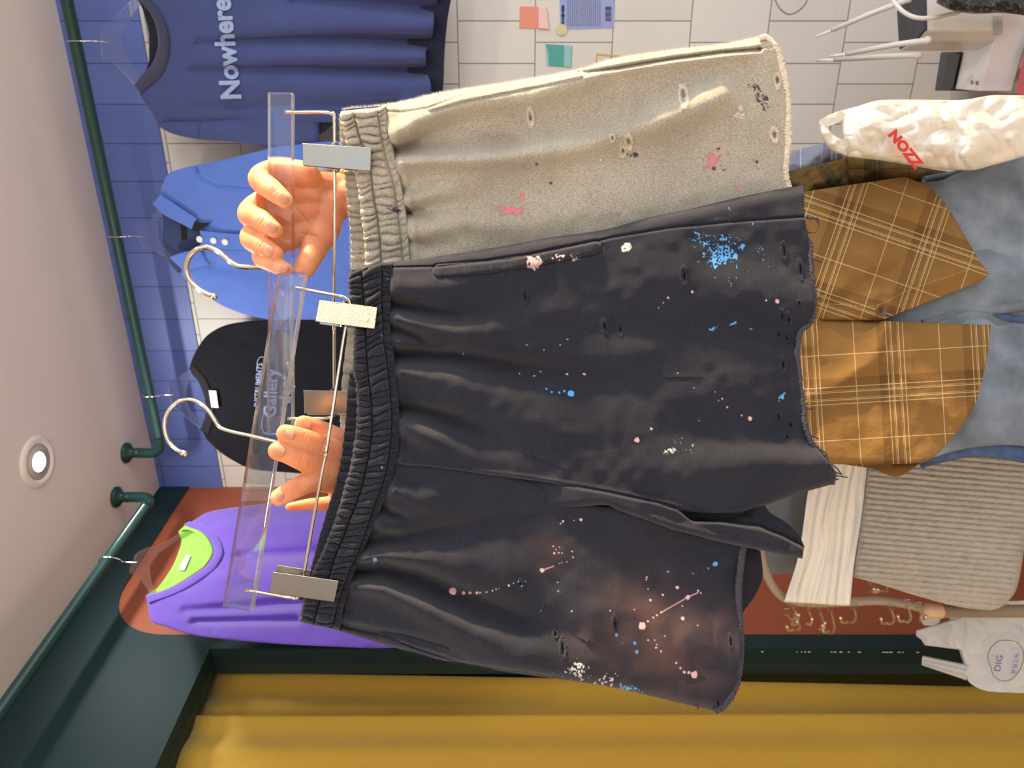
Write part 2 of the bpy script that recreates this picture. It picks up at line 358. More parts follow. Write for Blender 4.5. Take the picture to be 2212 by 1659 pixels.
MAT = dict(
    dark=fleece('charcoal_fleece', lin(28, 30, 40), lin(64, 65, 78), 0.14, heather=0.42),
    grey=fleece('heather_grey_fleece', lin(140, 132, 118), lin(214, 208, 190), 0.3, heather=0.75, rib=0.1),
    greyrope=simple('cream_overlock_thread', lin(244, 232, 212), 0.9, bump=0.8, bscale=900),
    darkrope=simple('charcoal_overlock_thread', lin(72, 72, 82), 0.9, noise=0.4, nscale=900, bump=0.9, bscale=900),
    thread=simple('loose_charcoal_thread', lin(58, 58, 66), 0.9),
    chrome=simple('polished_chrome', (0.72, 0.67, 0.57, 1), 0.10, 1.0),
    clip=simple('satin_chrome', (0.30, 0.285, 0.25, 1), 0.25, 1.0),
    clipspark=simple('painted_glint_chrome', (0.24, 0.245, 0.235, 1), 0.30, 1.0, noise=0.5, nscale=2500, bump=0.8, bscale=1500),  # sun sparkle mottled into this clip's colour
    acrylic=glassy('clear_acrylic', clear=0.35), hangerclear=glassy('clear_hanger_plastic', clear=0.45),
    skin=skinmat(), nail=simple('fingernail', lin(214, 140, 112), 0.3, **{'Subsurface Weight': 0.2, 'Specular IOR Level': 0.3}),
    ceil=simple('ceiling_paint', lin(238, 226, 214), 0.8), tile=tilemat(),
    blue=tilemat('blue_painted_tile', (98, 118, 186), (92, 112, 180), (62, 76, 128), 0.0), teal=simple('dark_teal_paint', lin(26, 50, 54), 0.6, **{'Specular IOR Level': 0.25}),
    brown=simple('brick_red_paint', lin(158, 80, 50), 0.6), tealdark=simple('deep_green_paint', lin(20, 50, 50), 0.5),
    pipe=simple('bottle_green_gloss_pipe', lin(30, 66, 62), 0.22),
    floor=simple('grey_shop_floor', lin(150, 145, 138), 0.5, noise=0.06),
    curtain=simple('mustard_curtain_cloth', lin(196, 156, 52), 0.9, sheen=0.3, noise=0.05, nscale=200, bump=0.3, bscale=900),
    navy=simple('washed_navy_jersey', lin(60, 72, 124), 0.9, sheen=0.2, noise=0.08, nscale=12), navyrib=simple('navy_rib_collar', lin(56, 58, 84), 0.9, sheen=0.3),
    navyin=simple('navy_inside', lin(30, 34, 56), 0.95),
    print_=simple('cracked_pale_blue_print', lin(150, 168, 206), 0.7, noise=0.12, nscale=150),
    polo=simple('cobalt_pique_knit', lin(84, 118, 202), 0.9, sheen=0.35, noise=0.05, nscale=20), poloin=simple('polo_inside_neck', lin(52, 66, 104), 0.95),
    black=simple('black_jersey', lin(22, 23, 29), 0.95, sheen=0.06, noise=0.1, nscale=15, **{'Specular IOR Level': 0.15}), blackin=simple('black_inside', lin(24, 24, 30), 0.95),
    purple=simple('violet_sweatshirt_fleece', lin(96, 64, 174), 0.9, sheen=0.4, noise=0.05, nscale=20),
    lime=simple('lime_green_lining', lin(136, 196, 74), 0.9, noise=0.05), white=simple('white_label', lin(228, 232, 226), 0.7),
    plaster=simple('white_plastic', lin(226, 220, 208), 0.35), darkpl=simple('charcoal_grille', lin(62, 62, 68), 0.6, bump=0.4, bscale=900),
    bag=simple('crumpled_white_film', lin(232, 226, 214), 0.35, **{'Transmission Weight': 0.12}), bag2=simple('thin_white_carrier_film', lin(222, 226, 230), 0.3, **{'Transmission Weight': 0.3}),
    red=simple('red_print', lin(206, 44, 40), 0.5), ink=simple('blue_marker_ink', lin(52, 62, 150), 0.5), blk=simple('black_marker_ink', lin(40, 40, 44), 0.6),
    pink=simple('salmon_note_paper', lin(232, 152, 128), 0.8), pinkl=simple('pale_pink_paper', lin(240, 204, 196), 0.8), bluep=simple('periwinkle_paper', lin(156, 168, 222), 0.8),
    greenp=simple('jade_note_paper', lin(84, 166, 156), 0.6), greenl=simple('pale_jade_paper', lin(150, 200, 200), 0.6), yellow=simple('yellow_tape', lin(216, 180, 92), 0.6), pale=simple('pale_yellow_film', lin(214, 208, 160), 0.4),
    plaid=plaid('brown_window_check_cotton', lin(142, 106, 58), lin(98, 68, 34), lin(226, 204, 156), 0.133),
    plaidg=plaid('green_tartan_flannel', lin(112, 84, 38), lin(28, 44, 30), lin(40, 30, 28), 0.06), plaidb=plaid('slate_check_flannel', lin(150, 152, 168), lin(84, 88, 104), lin(214, 216, 224), 0.08),
    jeans=simple('washed_blue_denim', lin(124, 136, 150), 0.85, noise=0.45, nscale=16, bump=0.6, bscale=1600), jeansd=simple('denim_seam', lin(62, 82, 120), 0.85, noise=0.3, nscale=60),
    button=simple('brown_button', lin(96, 66, 40), 0.35), jacket=simple('black_sleeve_cloth', lin(30, 28, 28), 0.95), cuff=simple('gold_cuff_trim', lin(216, 180, 110), 0.95, bump=0.8, bscale=900),
    rack=simple('taupe_tube', lin(158, 142, 126), 0.4), rackc=simple('tan_collar', lin(206, 172, 140), 0.45),
    ribbed=simple('stone_ribbed_knit', lin(180, 176, 168), 0.95, noise=0.08, nscale=60, bump=0.7, bscale=700), creamc=simple('cream_cotton_cloth', lin(242, 240, 234), 0.85),
    greyc=simple('grey_folded_cloth', lin(126, 130, 136), 0.9), hair=simple('dark_hair', lin(34, 28, 26), 0.6),
    boxw=simple('white_card', lin(232, 230, 230), 0.5), boxg=simple('grey_card', lin(176, 166, 158), 0.6), boxd=simple('charcoal_plastic', lin(66, 68, 74), 0.4),
    red2=simple('red_plastic_edge', lin(204, 90, 100), 0.35), olive=simple('olive_card', lin(120, 112, 56), 0.7), cable=simple('white_cable_sleeve', lin(226, 222, 214), 0.4),
    bbag=simple('black_bin_liner', lin(48, 46, 48), 0.25),
)
def emis(name, c, s):
    m, nt, b = newmat(name); b.inputs['Emission Color'].default_value = c; b.inputs['Emission Strength'].default_value = s; b.inputs['Base Color'].default_value = (0.8, 0.8, 0.8, 1); return m
MAT['lamp'] = emis('lamp_glow', (0.95, 1.0, 0.96, 1), 9.0)

# ------------------------------------------------------------------ the shop: walls, ceiling, floor
ZC = 2.69
def Wp(base, s, z, o=0.0):
    D, Nn = (BD, BN) if base == 'B' else (LD, LN)
    s, z, o = np.broadcast_arrays(np.asarray(s, float), np.asarray(z, float), np.asarray(o, float))
    return C0 + s[..., None] * D + o[..., None] * Nn + z[..., None] * np.array([0, 0, 1.0])
def wbox(name, base, s0, s1, z0, z1, o0, o1, mat, kind='structure', parent=None, uv=False):
    V = np.array([Wp(base, s, z, o) for s in (s0, s1) for z in (z0, z1) for o in (o0, o1)])
    Fc = [(0,1,3,2),(4,6,7,5),(0,4,5,1),(2,3,7,6),(0,2,6,4),(1,5,7,3)]
    U = np.array([(s - 1.256 + 4.925, z - 0.112) for s in (s0, s1) for z in (z0, z1) for o in (o0, o1)]) if uv else None
    o = M(name, V, Fc, mat, parent, smooth=False, uv=U)
    if kind and not parent: o['kind'] = kind
    return o
wbox('wall_back', 'B', -0.12, 2.62, 0, 2.487, -0.12, 0, MAT['tile'], uv=True)
wbox('wall_back', 'B', -0.12, 2.62, 2.4875, ZC, -0.12, 0.004, MAT['blue'], uv=True)
def flat(name, pts, z0, z1, mat):
    n = len(pts); V = [(x, y, z) for z in (z0, z1) for x, y in pts]
    Fc = [tuple(range(n))[::-1], tuple(range(n, 2*n))] + [(i, (i+1) % n, (i+1) % n + n, i + n) for i in range(n)]
    return tag(M(name, V, Fc, mat, smooth=False), kind='structure')
RM = [(-2.6, -2.2), (2.3, -2.2), (2.3, 2.9), (-1.3, 2.9)]
flat('floor', RM, -0.08, 0, MAT['floor']); flat('ceiling', RM, ZC, ZC + 0.08, MAT['ceil'])
# left wall: rounded brick-red panel set in dark teal, post, header over the fitting rooms
def arc(cx, cz, r, a0, a1, n=14): return [(cx + r*math.cos(a), cz + r*math.sin(a)) for a in np.linspace(a0, a1, n)]
SP, ZA, RA = 0.627, 2.595, 0.175
arch = [(0.0, 0.0), (SP, 0.0)] + arc(SP - RA, ZA - RA, RA, 0, math.pi/2) + [(0.0, ZA)]
def lplate(name, prof, o0, o1, mat, holes=()):
    L3 = [np.array([Wp('L', s, z, o0) for s, z in l]) for l in [prof] + list(holes)]
    return tag(poly_plate(name, None, (), None, o1 - o0, mat, pts3=L3), kind='structure')
lplate('wall_left', arch, -0.05, -0.004, MAT['brown'])
full = [(-0.02, ZA - 0.0), (SP - RA, ZA)] + arc(SP - RA, ZA - RA, RA, math.pi/2, 0)[1:] + [(SP, 0.0), (0.672, 0.0), (0.672, 2.287), (2.9, 2.287), (2.9, ZC - 0.001), (-0.02, ZC - 0.001)]
lplate('wall_left', full, -0.05, 0.0, MAT['teal'])
wbox('trim_1', 'L', 0.60, 2.9, 2.287, ZC - 0.002, -0.088, -0.0505, MAT['tealdark'])           # soffit behind the header face
wbox('trim_2', 'L', 0.58, 0.672, 0.0, 2.286, -0.088, -0.0505, MAT['tealdark'])
wbox('wall_left', 'L', -0.1, 2.9, 0, ZC - 0.001, -1.0, -0.95, MAT['tealdark'])                  # back of the fitting rooms
wbox('wall_back', 'L', -0.16, -0.12, 0, ZC - 0.001, -1.0, -0.06, MAT['tealdark'])
# chipped paint along the post
fl = []
for x in list(rng.uniform(1645, 1985, 20)):
    c = P(x, 1408 + (x - 1645) * 0.004, left(0.0)(x, 1408)); w = 0.0012 + 0.003 * rng.random()
    fl.append(box_geo(c, LD * 0.0010, [0, 0, w], LN * 0.0006))
tag(M('trim_3', *join(fl), MAT['white'], smooth=False), kind='structure')
# right-hand side: wall with a large shop window the low sun comes through, out of the picture
def xwall(name, y0, y1, z0, z1, x=2.12, t=0.1, mat=None):
    return tag(M(name, *box_geo((x, (y0+y1)/2, (z0+z1)/2), (t/2, 0, 0), (0, (y1-y0)/2, 0), (0, 0, (z1-z0)/2)), mat or MAT['ceil'], smooth=False), kind='structure')
xwall('wall_right', 1.16, 1.42, 0, ZC - 0.001); xwall('wall_right', -2.2, -1.9, 0, ZC - 0.001); xwall('wall_right', -1.9, 1.16, 0, 0.25)
def ywall(name, x0, x1, z0, z1, y=-2.12, mat=None):
    return tag(M(name, *box_geo(((x0+x1)/2, y, (z0+z1)/2), ((x1-x0)/2, 0, 0), (0, .05, 0), (0, 0, (z1-z0)/2)), mat or MAT['ceil'], smooth=False), kind='structure')
ywall('wall_added', -2.5, -0.25, 0, ZC - 0.001); ywall('wall_added', -0.25, 2.06, 0, 0.3)            # unseen wall added behind the camera to steer ambient light, open on the right
for x in (-.22, 2.0): ywall('added_post', x - .03, x + .03, .3, ZC - 0.001, mat=MAT['teal'])  # posts edging the opening in the added wall
tag(M('wall_left', *box_geo((-2.45, -0.6, ZC/2), (.05, 0, 0), (0, 1.5, 0), (0, 0, ZC/2 - .001)), MAT['ceil'], smooth=False), kind='structure')  # unseen side wall added to keep ambient light off from the left
for y in (-1.87, 1.13): xwall('window_1', y - 0.03, y + 0.03, 0.25, ZC - 0.001, t=0.06, mat=MAT['teal'])

# ceiling downlight
c = np.array([-0.187, 1.778, ZC])
lt = thing('ceiling_downlight', 'round white recessed downlight glowing in the ceiling near the pipe ends', 'ceiling light', c)
def lathe_geo(c, prof, n=40, axis=(0, 0, 1)):
    ax = Vector(axis).normalized(); q = ax.to_track_quat('Z', 'Y').to_matrix(); a = np.linspace(0, 2*math.pi, n, endpoint=False)
    V = [tuple(V3(c) + q @ Vector((r*math.cos(t), r*math.sin(t), z))) for r, z in prof for t in a]; m = len(prof)
    Fc = [(i*n+j, i*n+(j+1) % n, (i+1)*n+(j+1) % n, (i+1)*n+j) for i in range(m-1) for j in range(n)]
    Fc += [tuple(range(n))[::-1], tuple(range((m-1)*n, m*n))]
    return np.array(V), Fc
M('trim_ring', *lathe_geo(c, [(0.044, -0.004), (0.050, -0.0085), (0.060, -0.006), (0.064, -0.001), (0.064, 0.001), (0.0435, 0.001), (0.044, -0.004)]), MAT['ceil'], lt, origin=c)
M('reflector', *lathe_geo(c, [(0.0432, -0.0045), (0.030, -0.001), (0.026, -0.0005), (0.0432, -0.0004)]), MAT['plaster'], lt, origin=c)
M('lamp_lens', *lathe_geo(c + np.array([0, 0, -0.005]), [(0.004, -0.006), (0.018, -0.005), (0.024, 0), (0.0255, 0.0045), (0.002, 0.0045)]), MAT['lamp'], lt, origin=c)
ld = bpy.data.lights.new('downlight', 'AREA'); lo = bpy.data.objects.new('downlight', ld); COL.objects.link(lo); ld.shape = 'DISK'; ld.size = 0.12
ld.energy = 7.0; ld.color = (1.0, 0.97, 0.92); lo.location = (c[0], c[1], ZC - 0.013)
for lx, ly in ((0.9, 0.6), (-0.5, 0.2), (0.3, -0.9)):      # unseen lamps added to brighten the shop, above and behind the camera
    fill_lamp = bpy.data.objects.new('downlight', ld); COL.objects.link(fill_lamp); fill_lamp.location = (lx, ly, ZC - 0.013)

# green clothes rails hung from the ceiling
def flange(cx, cy, parent, rr=0.012):
    c = np.array([cx, cy, ZC]); M('ceiling_flange', *lathe_geo(c, [(rr, -0.03), (rr*1.15, -0.022), (0.022, -0.012), (0.030, -0.007), (0.031, -0.0005), (0.01, -0.0005)], 28), MAT['pipe'], parent)
RH, PR = CZ + 1.035, 0.0145
r1 = thing('clothes_rail', 'glossy dark green pipe rail under the ceiling along the blue tiled wall', 'clothes rail', (-0.13, 2.15, RH), 'green ceiling rails')
a = Wp('B', 0.255, RH, 0.147); b = Wp('B', 2.1, RH, 0.147); e = a - BD * 0.03 
tube('pipe', [b, Wp('B', 1.2, RH, 0.147), a], PR, MAT['pipe'], r1, 20)
fx = a - BD * 0.055; tube('elbow', [a, a - BD*0.028, a - BD*0.046 + [0, 0, .010], fx + [0, 0, .03], fx + [0, 0, .075]], PR*1.02, MAT['pipe'], r1, 20, 4)
flange(fx[0], fx[1], r1)
fb = b + BD*.03; tube('elbow', [b, b + BD*.02, fb + [0, 0, .02], fb + [0, 0, .1]], PR*1.02, MAT['pipe'], r1, 16, 4); flange(fb[0], fb[1], r1)
r2 = thing('clothes_rail', 'glossy dark green pipe rail under the ceiling along the brick-red and teal wall', 'clothes rail', (-0.3, 2.05, RH), 'green ceiling rails')
a = Wp('L', 0.285, RH, 0.130); b = Wp('L', 2.3, RH, 0.130)
tube('pipe', [b, Wp('L', 1.2, RH, 0.13), a], PR, MAT['pipe'], r2, 20)
fx = a - LD * 0.050; tube('elbow', [a, a - LD*0.024, a - LD*0.042 + [0, 0, .010], fx + [0, 0, .03], fx + [0, 0, .075]], PR*1.02, MAT['pipe'], r2, 20, 4)
flange(fx[0], fx[1], r2)
fb = b + LD*.03; tube('elbow', [b, b + LD*.02, fb + [0, 0, .02], fb + [0, 0, .1]], PR*1.02, MAT['pipe'], r2, 16, 4); flange(fb[0], fb[1], r2)

# mustard curtains inside the fitting-room opening
def curtain(s0, s1, o, label, ph, skew, amp=0.010):
    nu, nv = 140, 40
    u = np.linspace(0, 1, nu)[:, None]; v = np.linspace(0, 1, nv)[None]
    s = s0 + (s1 - s0) * u + skew * (1 - u) * v; z = 2.30 - v * 2.22 + 0 * u
    of = o + amp * (0.25 + 0.75 * v) * np.sin((s1 - s0) * 26 * u + ph + 0.6 * np.sin(3 * v + ph)) + 0.006 * np.sin(60 * u * (s1-s0) + 4*ph)
    A = Wp('L', s, z, of); B = Wp('L', s, z, of - 0.003); V = np.concatenate([A.reshape(-1, 3), B.reshape(-1, 3)]); n = nu*nv
    idx = np.arange(n).reshape(nu, nv); rim = np.concatenate([idx[:, 0], idx[-1, 1:], idx[-2::-1, -1], idx[0, -2:0:-1]]); r2_ = np.roll(rim, -1)
    o_ = M('curtain', V, np.concatenate([gridfaces(nu, nv), gridfaces(nu, nv, n, True), np.stack([rim, rim+n, r2_+n, r2_], -1)]), MAT['curtain'])
    return tag(o_, label, 'curtain', 'mustard fitting-room curtains')
curtain(0.652, 0.90, -0.112, 'mustard yellow curtain hanging beside the dark green post', 0.4, 0.055)
curtain(0.800, 1.60, -0.082, 'wide mustard yellow curtain nearest the camera, overlapping the narrower one', 2.2, 0.0)
# things stacked behind the narrow curtain
bx = wbox('cardboard_box', 'L', 0.48, 0.74, 0.0, 1.10, -0.50, -0.22, MAT['olive'], kind=None); bevel(bx, 0.004); tag(bx, 'olive carton standing behind the curtain beside the green post', 'box')
bx = wbox('storage_box', 'L', 0.50, 0.72, 1.102, 1.19, -0.48, -0.25, MAT['boxw'], kind=None); bevel(bx, 0.003); tag(bx, 'small white and red box on the olive carton behind the curtain', 'box')
M('lid_band', *box_geo(Wp('L', 0.61, 1.17, -0.365), LD*.112, LN*.117, [0, 0, .010]), MAT['red'], bx, smooth=False)

# ------------------------------------------------------------------ the two pairs of sweat shorts
DK = dy(600, 0.725, 1300, 0.700)      # charcoal pair, its left side nearer
GR = dy(240, 0.755, 900, 0.800)       # grey pair behind it, its right side nearer
def ruche(S, T, n, seed, amp, skew=0.0, wob=0.25):
    """gathered elastic: pillowed ridges across a channel. S 0..1 along the band, T 0..1 across"""
    r = np.random.default_rng(seed); e = np.cumsum(0.55 + 0.9 * r.random(n + 3)); e = (e - e[1]) / (e[-2] - e[1])
    s = S + skew * (T - 0.5) + wob * 0.012 * np.sin(T * 5 + S * 61 + seed) ; k = np.clip(np.searchsorted(e, s.ravel()) - 1, 0, len(e) - 2).reshape(s.shape)
    c = (s - e[k]) / (e[k + 1] - e[k]); am = (0.55 + 0.6 * r.random(len(e)))[k]
    rid = np.clip(1 - np.abs(2 * c - 1) ** 2.6, 0, 1) ** .6; chan = np.sqrt(np.clip(1 - (2 * T - 1) ** 4, 0, 1))
    return amp * chan * (0.30 + 0.70 * rid * am)
def paint(X, Y, C, px, py, r, col, el=1.0, ang=0.0, rag=0.35, cover=1.0, seed=0):
    """dried paint mark with a ragged edge: C rgba array"""
    dx, dyy = X - px, Y - py; ca, sa = math.cos(ang), math.sin(ang); u = (dx * ca + dyy * sa) / el; v = -dx * sa + dyy * ca
    d = np.hypot(u, v) * (1 + rag * noise2(X + 37*seed, Y, max(3.0, r * 0.6), seed)); m = np.clip((r - d) / 1.2 + 0.5, 0, 1)
    if cover < 1: m = m * np.clip((noise2(X, Y, 3.0, seed + 5) * 0.5 + 0.5 - (1 - cover)) * 6, 0, 1)
    for k in range(3): C[..., k] = C[..., k] * (1 - m) + col[k] * m
    C[..., 3] = np.maximum(C[..., 3], m * 0.93)
LB, PK, WH, BK, RO = lin(96, 170, 236), lin(224, 186, 188), lin(206, 208, 206), lin(44, 48, 62), lin(226, 128, 134)
def hole(X, Y, h, C, px, py, L=16, w=5, tilt=0.1, edge=None, core=(18, 17, 20), cw=0.55):
    """worn slit with a raised frayed lip"""
    u = (Y - py) * math.cos(tilt) + (X - px) * math.sin(tilt); v = (X - px) * math.cos(tilt) - (Y - py) * math.sin(tilt)
    e = np.hypot(u / L, v / w); n = noise2(X, Y, 3, 3) * 0.3
    h += 0.0013 * np.exp(-((e - 1.25 + n) / 0.42) ** 2); h -= 0.0030 * np.exp(-(e / 0.62) ** 4)
    m = np.exp(-(np.hypot(u / (L * .8), v / (w * cw / .55 * .55)) / 0.8) ** 4) if cw < .5 else np.exp(-(e / 0.55) ** 4); C[..., :3] = C[..., :3] * (1 - m[..., None]) + np.array(lin(*core)[:3]) * m[..., None]; C[..., 3] = np.maximum(C[..., 3], m)
    if edge is not None:
        m = np.exp(-((e - 1.0 + n) / 0.35) ** 2) * 0.6; C[..., :3] = np.where(m[..., None] > 0.1, np.array(edge[:3]), C[..., :3]); C[..., 3] = np.maximum(C[..., 3], m)
def band(name, edges, df, mat, parent, ns, seeds, amp, npx=1.9, base=0.004, back=0.018, skews=(0, 0, 0, 0), marks=None, depth_off=0.0):
    """waistband made of sewn channels between successive traced edges"""
    grids = []; L = np.hypot(*np.diff(np.array(edges[0], float), axis=0).T).sum(); nu = int(L / npx)
    E_ = [resamp(e, nu) for e in edges]; Xs, Ys, Hs = [], [], []
    for k in range(len(E_) - 1):
        wpx = np.hypot(*(E_[k+1] - E_[k]).T).mean(); nv = max(5, int(wpx / npx)); v = np.linspace(0, 1, nv)
        if k < len(E_) - 2: v = v[:-1]
        G = E_[k][:, None] * (1 - v)[None, :, None] + E_[k+1][:, None] * v[None, :, None]
        S = np.linspace(0, 1, nu)[:, None] + 0 * v[None]; T = v[None] + 0 * S
        h = ruche(S, T, ns[k], seeds[k], amp[k], skews[k]); Xs.append(G[..., 0]); Ys.append(G[..., 1]); Hs.append(h)
    X, Y, h = (np.concatenate(q, 1) for q in (Xs, Ys, Hs)); h = h + base
    s = np.linspace(0, 1, X.shape[0])[:, None] * L; h = h + rollx(np.minimum(s, L - s), 9, 0.006)
    C = np.zeros(X.shape + (4,))
    if marks: marks(X, Y, C)
    sc_ = 4.0 * 0; jig = (ruche(np.linspace(0, 1, X.shape[0])[:, None], 0.5 + 0 * X[:, :1], ns[0], seeds[0], 1.0) - 0.75) * 5.5
    X = X - jig * (1 - np.linspace(0, 1, X.shape[1])[None]) ** 6
    return sheet(name, X, Y, lambda x, y: df(x, y) + depth_off, h, mat, parent, thick=back, col=C)
def stitches(pts, df, hoff, mat, parent, name='stitching', r=0.0005, step=7.0, off=0.0):
    c = curve_pts(pts, 40); s = np.r_[0, np.cumsum(np.hypot(*np.diff(c, axis=0).T))]; n = int(s[-1] / step); g = []
    for i in range(n):
        t = np.array([i * step, i * step + step * 0.6]); x = np.interp(t, s, c[:, 0]); y = np.interp(t, s, c[:, 1])
        p = P(x, y, df(x, y) - hoff(x, y)); g.append(tube_geo(p, r, 4))
    return M(name, *join(g), mat, parent)

# ---- charcoal pair
ds = thing('charcoal_shorts', 'charcoal fleece shorts with raw hems and paint flecks, held in front of the grey pair', 'shorts', P(1000, 950, 0.70))
WB = [(844, 566), (842, 620), (840, 700), (848, 770), (855, 850), (860, 905), (858, 960), (850, 1003)]
WB2 = [(850, 1003), (838, 1050), (820, 1097), (800, 1147), (780, 1190), (764, 1232), (750, 1272), (738, 1315), (731, 1362)]
SEAM = [(850, 1003), (930, 1010), (1000, 1020), (1150, 1038), (1300, 1063), (1420, 1088), (1480, 1104)]
FLAPL = [(1100, 1104), (1200, 1100), (1300, 1091), (1345, 1106), (1450, 1144), (1560, 1171), (1640, 1189), (1728, 1206)]
HEMA = [(1735, 400), (1738, 470), (1748, 520), (1757, 600), (1759, 650), (1752, 692), (1732, 718), (1722, 760), (1726, 810), (1735, 870), (1742, 925), (1762, 965), (1786, 995), (1802, 1025), (1795, 1047)]
TOPA = [(844, 566), (950, 553), (1050, 538), (1200, 511), (1300, 497), (1400, 470), (1500, 449), (1600, 425), (1680, 409), (1735, 400)]
BOTA = SEAM + [(1540, 1109), (1600, 1107), (1650, 1092), (1720, 1068), (1795, 1047)]
SIDEC = [(844, 578), (950, 576), (1100, 560), (1290, 521), (1330, 512), (1450, 492), (1600, 478), (1735, 469)]
XA, YA = coons(TOPA, BOTA, WB, HEMA, 560, 330)
hA = np.zeros(XA.shape); CA = np.zeros(XA.shape + (4,))
def wp(x, y):  # distance from the waist seam fades the pleats in
    d, _, _ = pdist(x, y, WB + WB2[1:]); return d
dw = wp(XA, YA)
for pts, a0, a1, w0, w1, sk in [
    ([(838, 655), (890, 668), (960, 680), (1080, 684), (1160, 700)], -.012, -.001, 11, 30, 1.5),
    ([(838, 705), (880, 720), (930, 748), (960, 762)], -.010, -.001, 9, 16, 1.4),
    ([(842, 768), (900, 768), (1000, 772), (1120, 792), (1250, 812), (1420, 815)], -.017, -.002, 13, 34, 1.9),
    ([(850, 880), (900, 884), (960, 900), (1040, 935), (1130, 975)], -.014, -.002, 11, 30, 1.9),
    ([(845, 815), (880, 822)], -.004, -.001, 8, 12, 1.0),
    ([(848, 945), (880, 958), (900, 966)], -.004, -.0005, 8, 16, 1.0),
    ([(1700, 745), (1500, 715), (1300, 710), (1180, 720)], -.004, -.001, 24, 30, 1.8),
    ([(1740, 960), (1600, 925), (1400, 960)], -.006, -.001, 40, 60, 1.2)]:
    hA += crease(XA, YA, pts, a0, a1, w0, w1, sk)
for pts, a0, a1, w0, w1 in [
    ([(850, 620), (930, 622), (1050, 600), (1200, 585)], .006, .002, 26, 40), ([(850, 685), (900, 695), (980, 712), (1120, 700), (1250, 640)], .007, .002, 15, 45),
    ([(850, 735), (900, 745), (950, 758)], .005, .002, 14, 10), ([(860, 800), (950, 810), (1080, 850)], .008, .003, 20, 60), ([(868, 915), (950, 955), (1100, 1000)], .008, .003, 18, 50),
    ([(1790, 1000), (1700, 990), (1550, 1010), (1400, 1000)], .008, .003, 40, 50), ([(1740, 650), (1600, 620), (1400, 600)], .004, .002, 50, 60)]:
    hA += crease(XA, YA, pts, a0, a1, w0, w1)
hA *= 1.45; hA *= 0.70 + 0.30 * (1 - np.exp(-dw / 18))
hA += 0.0016 * noise2(XA, YA, 70, 1) + 0.0008 * noise2(XA, YA, 26, 2)
hA += 0.006 * (1 - np.exp(-dw / 16)) + 0.0035 * np.exp(-((dw - 14) / 9) ** 2) * (0.5 + 0.5 * noise2(XA, YA, 22, 9))
dS, _, sg = pdist(XA, YA, SEAM); hA += -0.0028 * np.exp(-(dS / 3.0) ** 2) + 0.0015 * np.exp(-((dS - 7) / 5) ** 2)
dC, pc, sg = pdist(XA, YA, SIDEC); hA += -0.0030 * np.exp(-(dC / 2.6) ** 2) - np.where(sg < 0, 0.0015, 0)
WELT = [(948, 585), (1050, 577), (1150, 562), (1286, 534)]
dW_, pw, _ = pdist(XA, YA, WELT); hA += 0.0030 * np.sqrt(np.clip(1 - (dW_ / 13) ** 4, 0, 1)) - 0.0016 * np.exp(-((dW_ - 15) / 2.2) ** 2) + 0.0005 * np.where(dW_ < 12, noise2(XA * 1.0, YA * 0.2, 7, 4), 0)
dT, _, _ = pdist(XA, YA, TOPA); dH, _, _ = pdist(XA, YA, HEMA); dB, _, _ = pdist(XA, YA, BOTA[6:])
hA += rollx(dT, 26, 0.014) + rollx(dH, 4, 0.002) + rollx(np.where(XA > 1450, dB, 99), 16, 0.009)
for q in [(1134, 641, 13, 4), (1478, 597, 15, 5), (1306, 706, 11, 4), (1340, 713, 9, 4), (1694, 543, 15, 4), (1729, 583, 15, 4), (1689, 684, 11, 4), (1703, 690, 10, 4), (1681, 722, 8, 3), (1699, 731, 7, 3), (1692, 789, 14, 4), (1681, 900, 13, 4), (1708, 918, 6, 2), (1700, 945, 6, 2), (1726, 655, 5, 3)]:
    hole(XA, YA, hA, CA, *q, edge=lin(40, 38, 44))
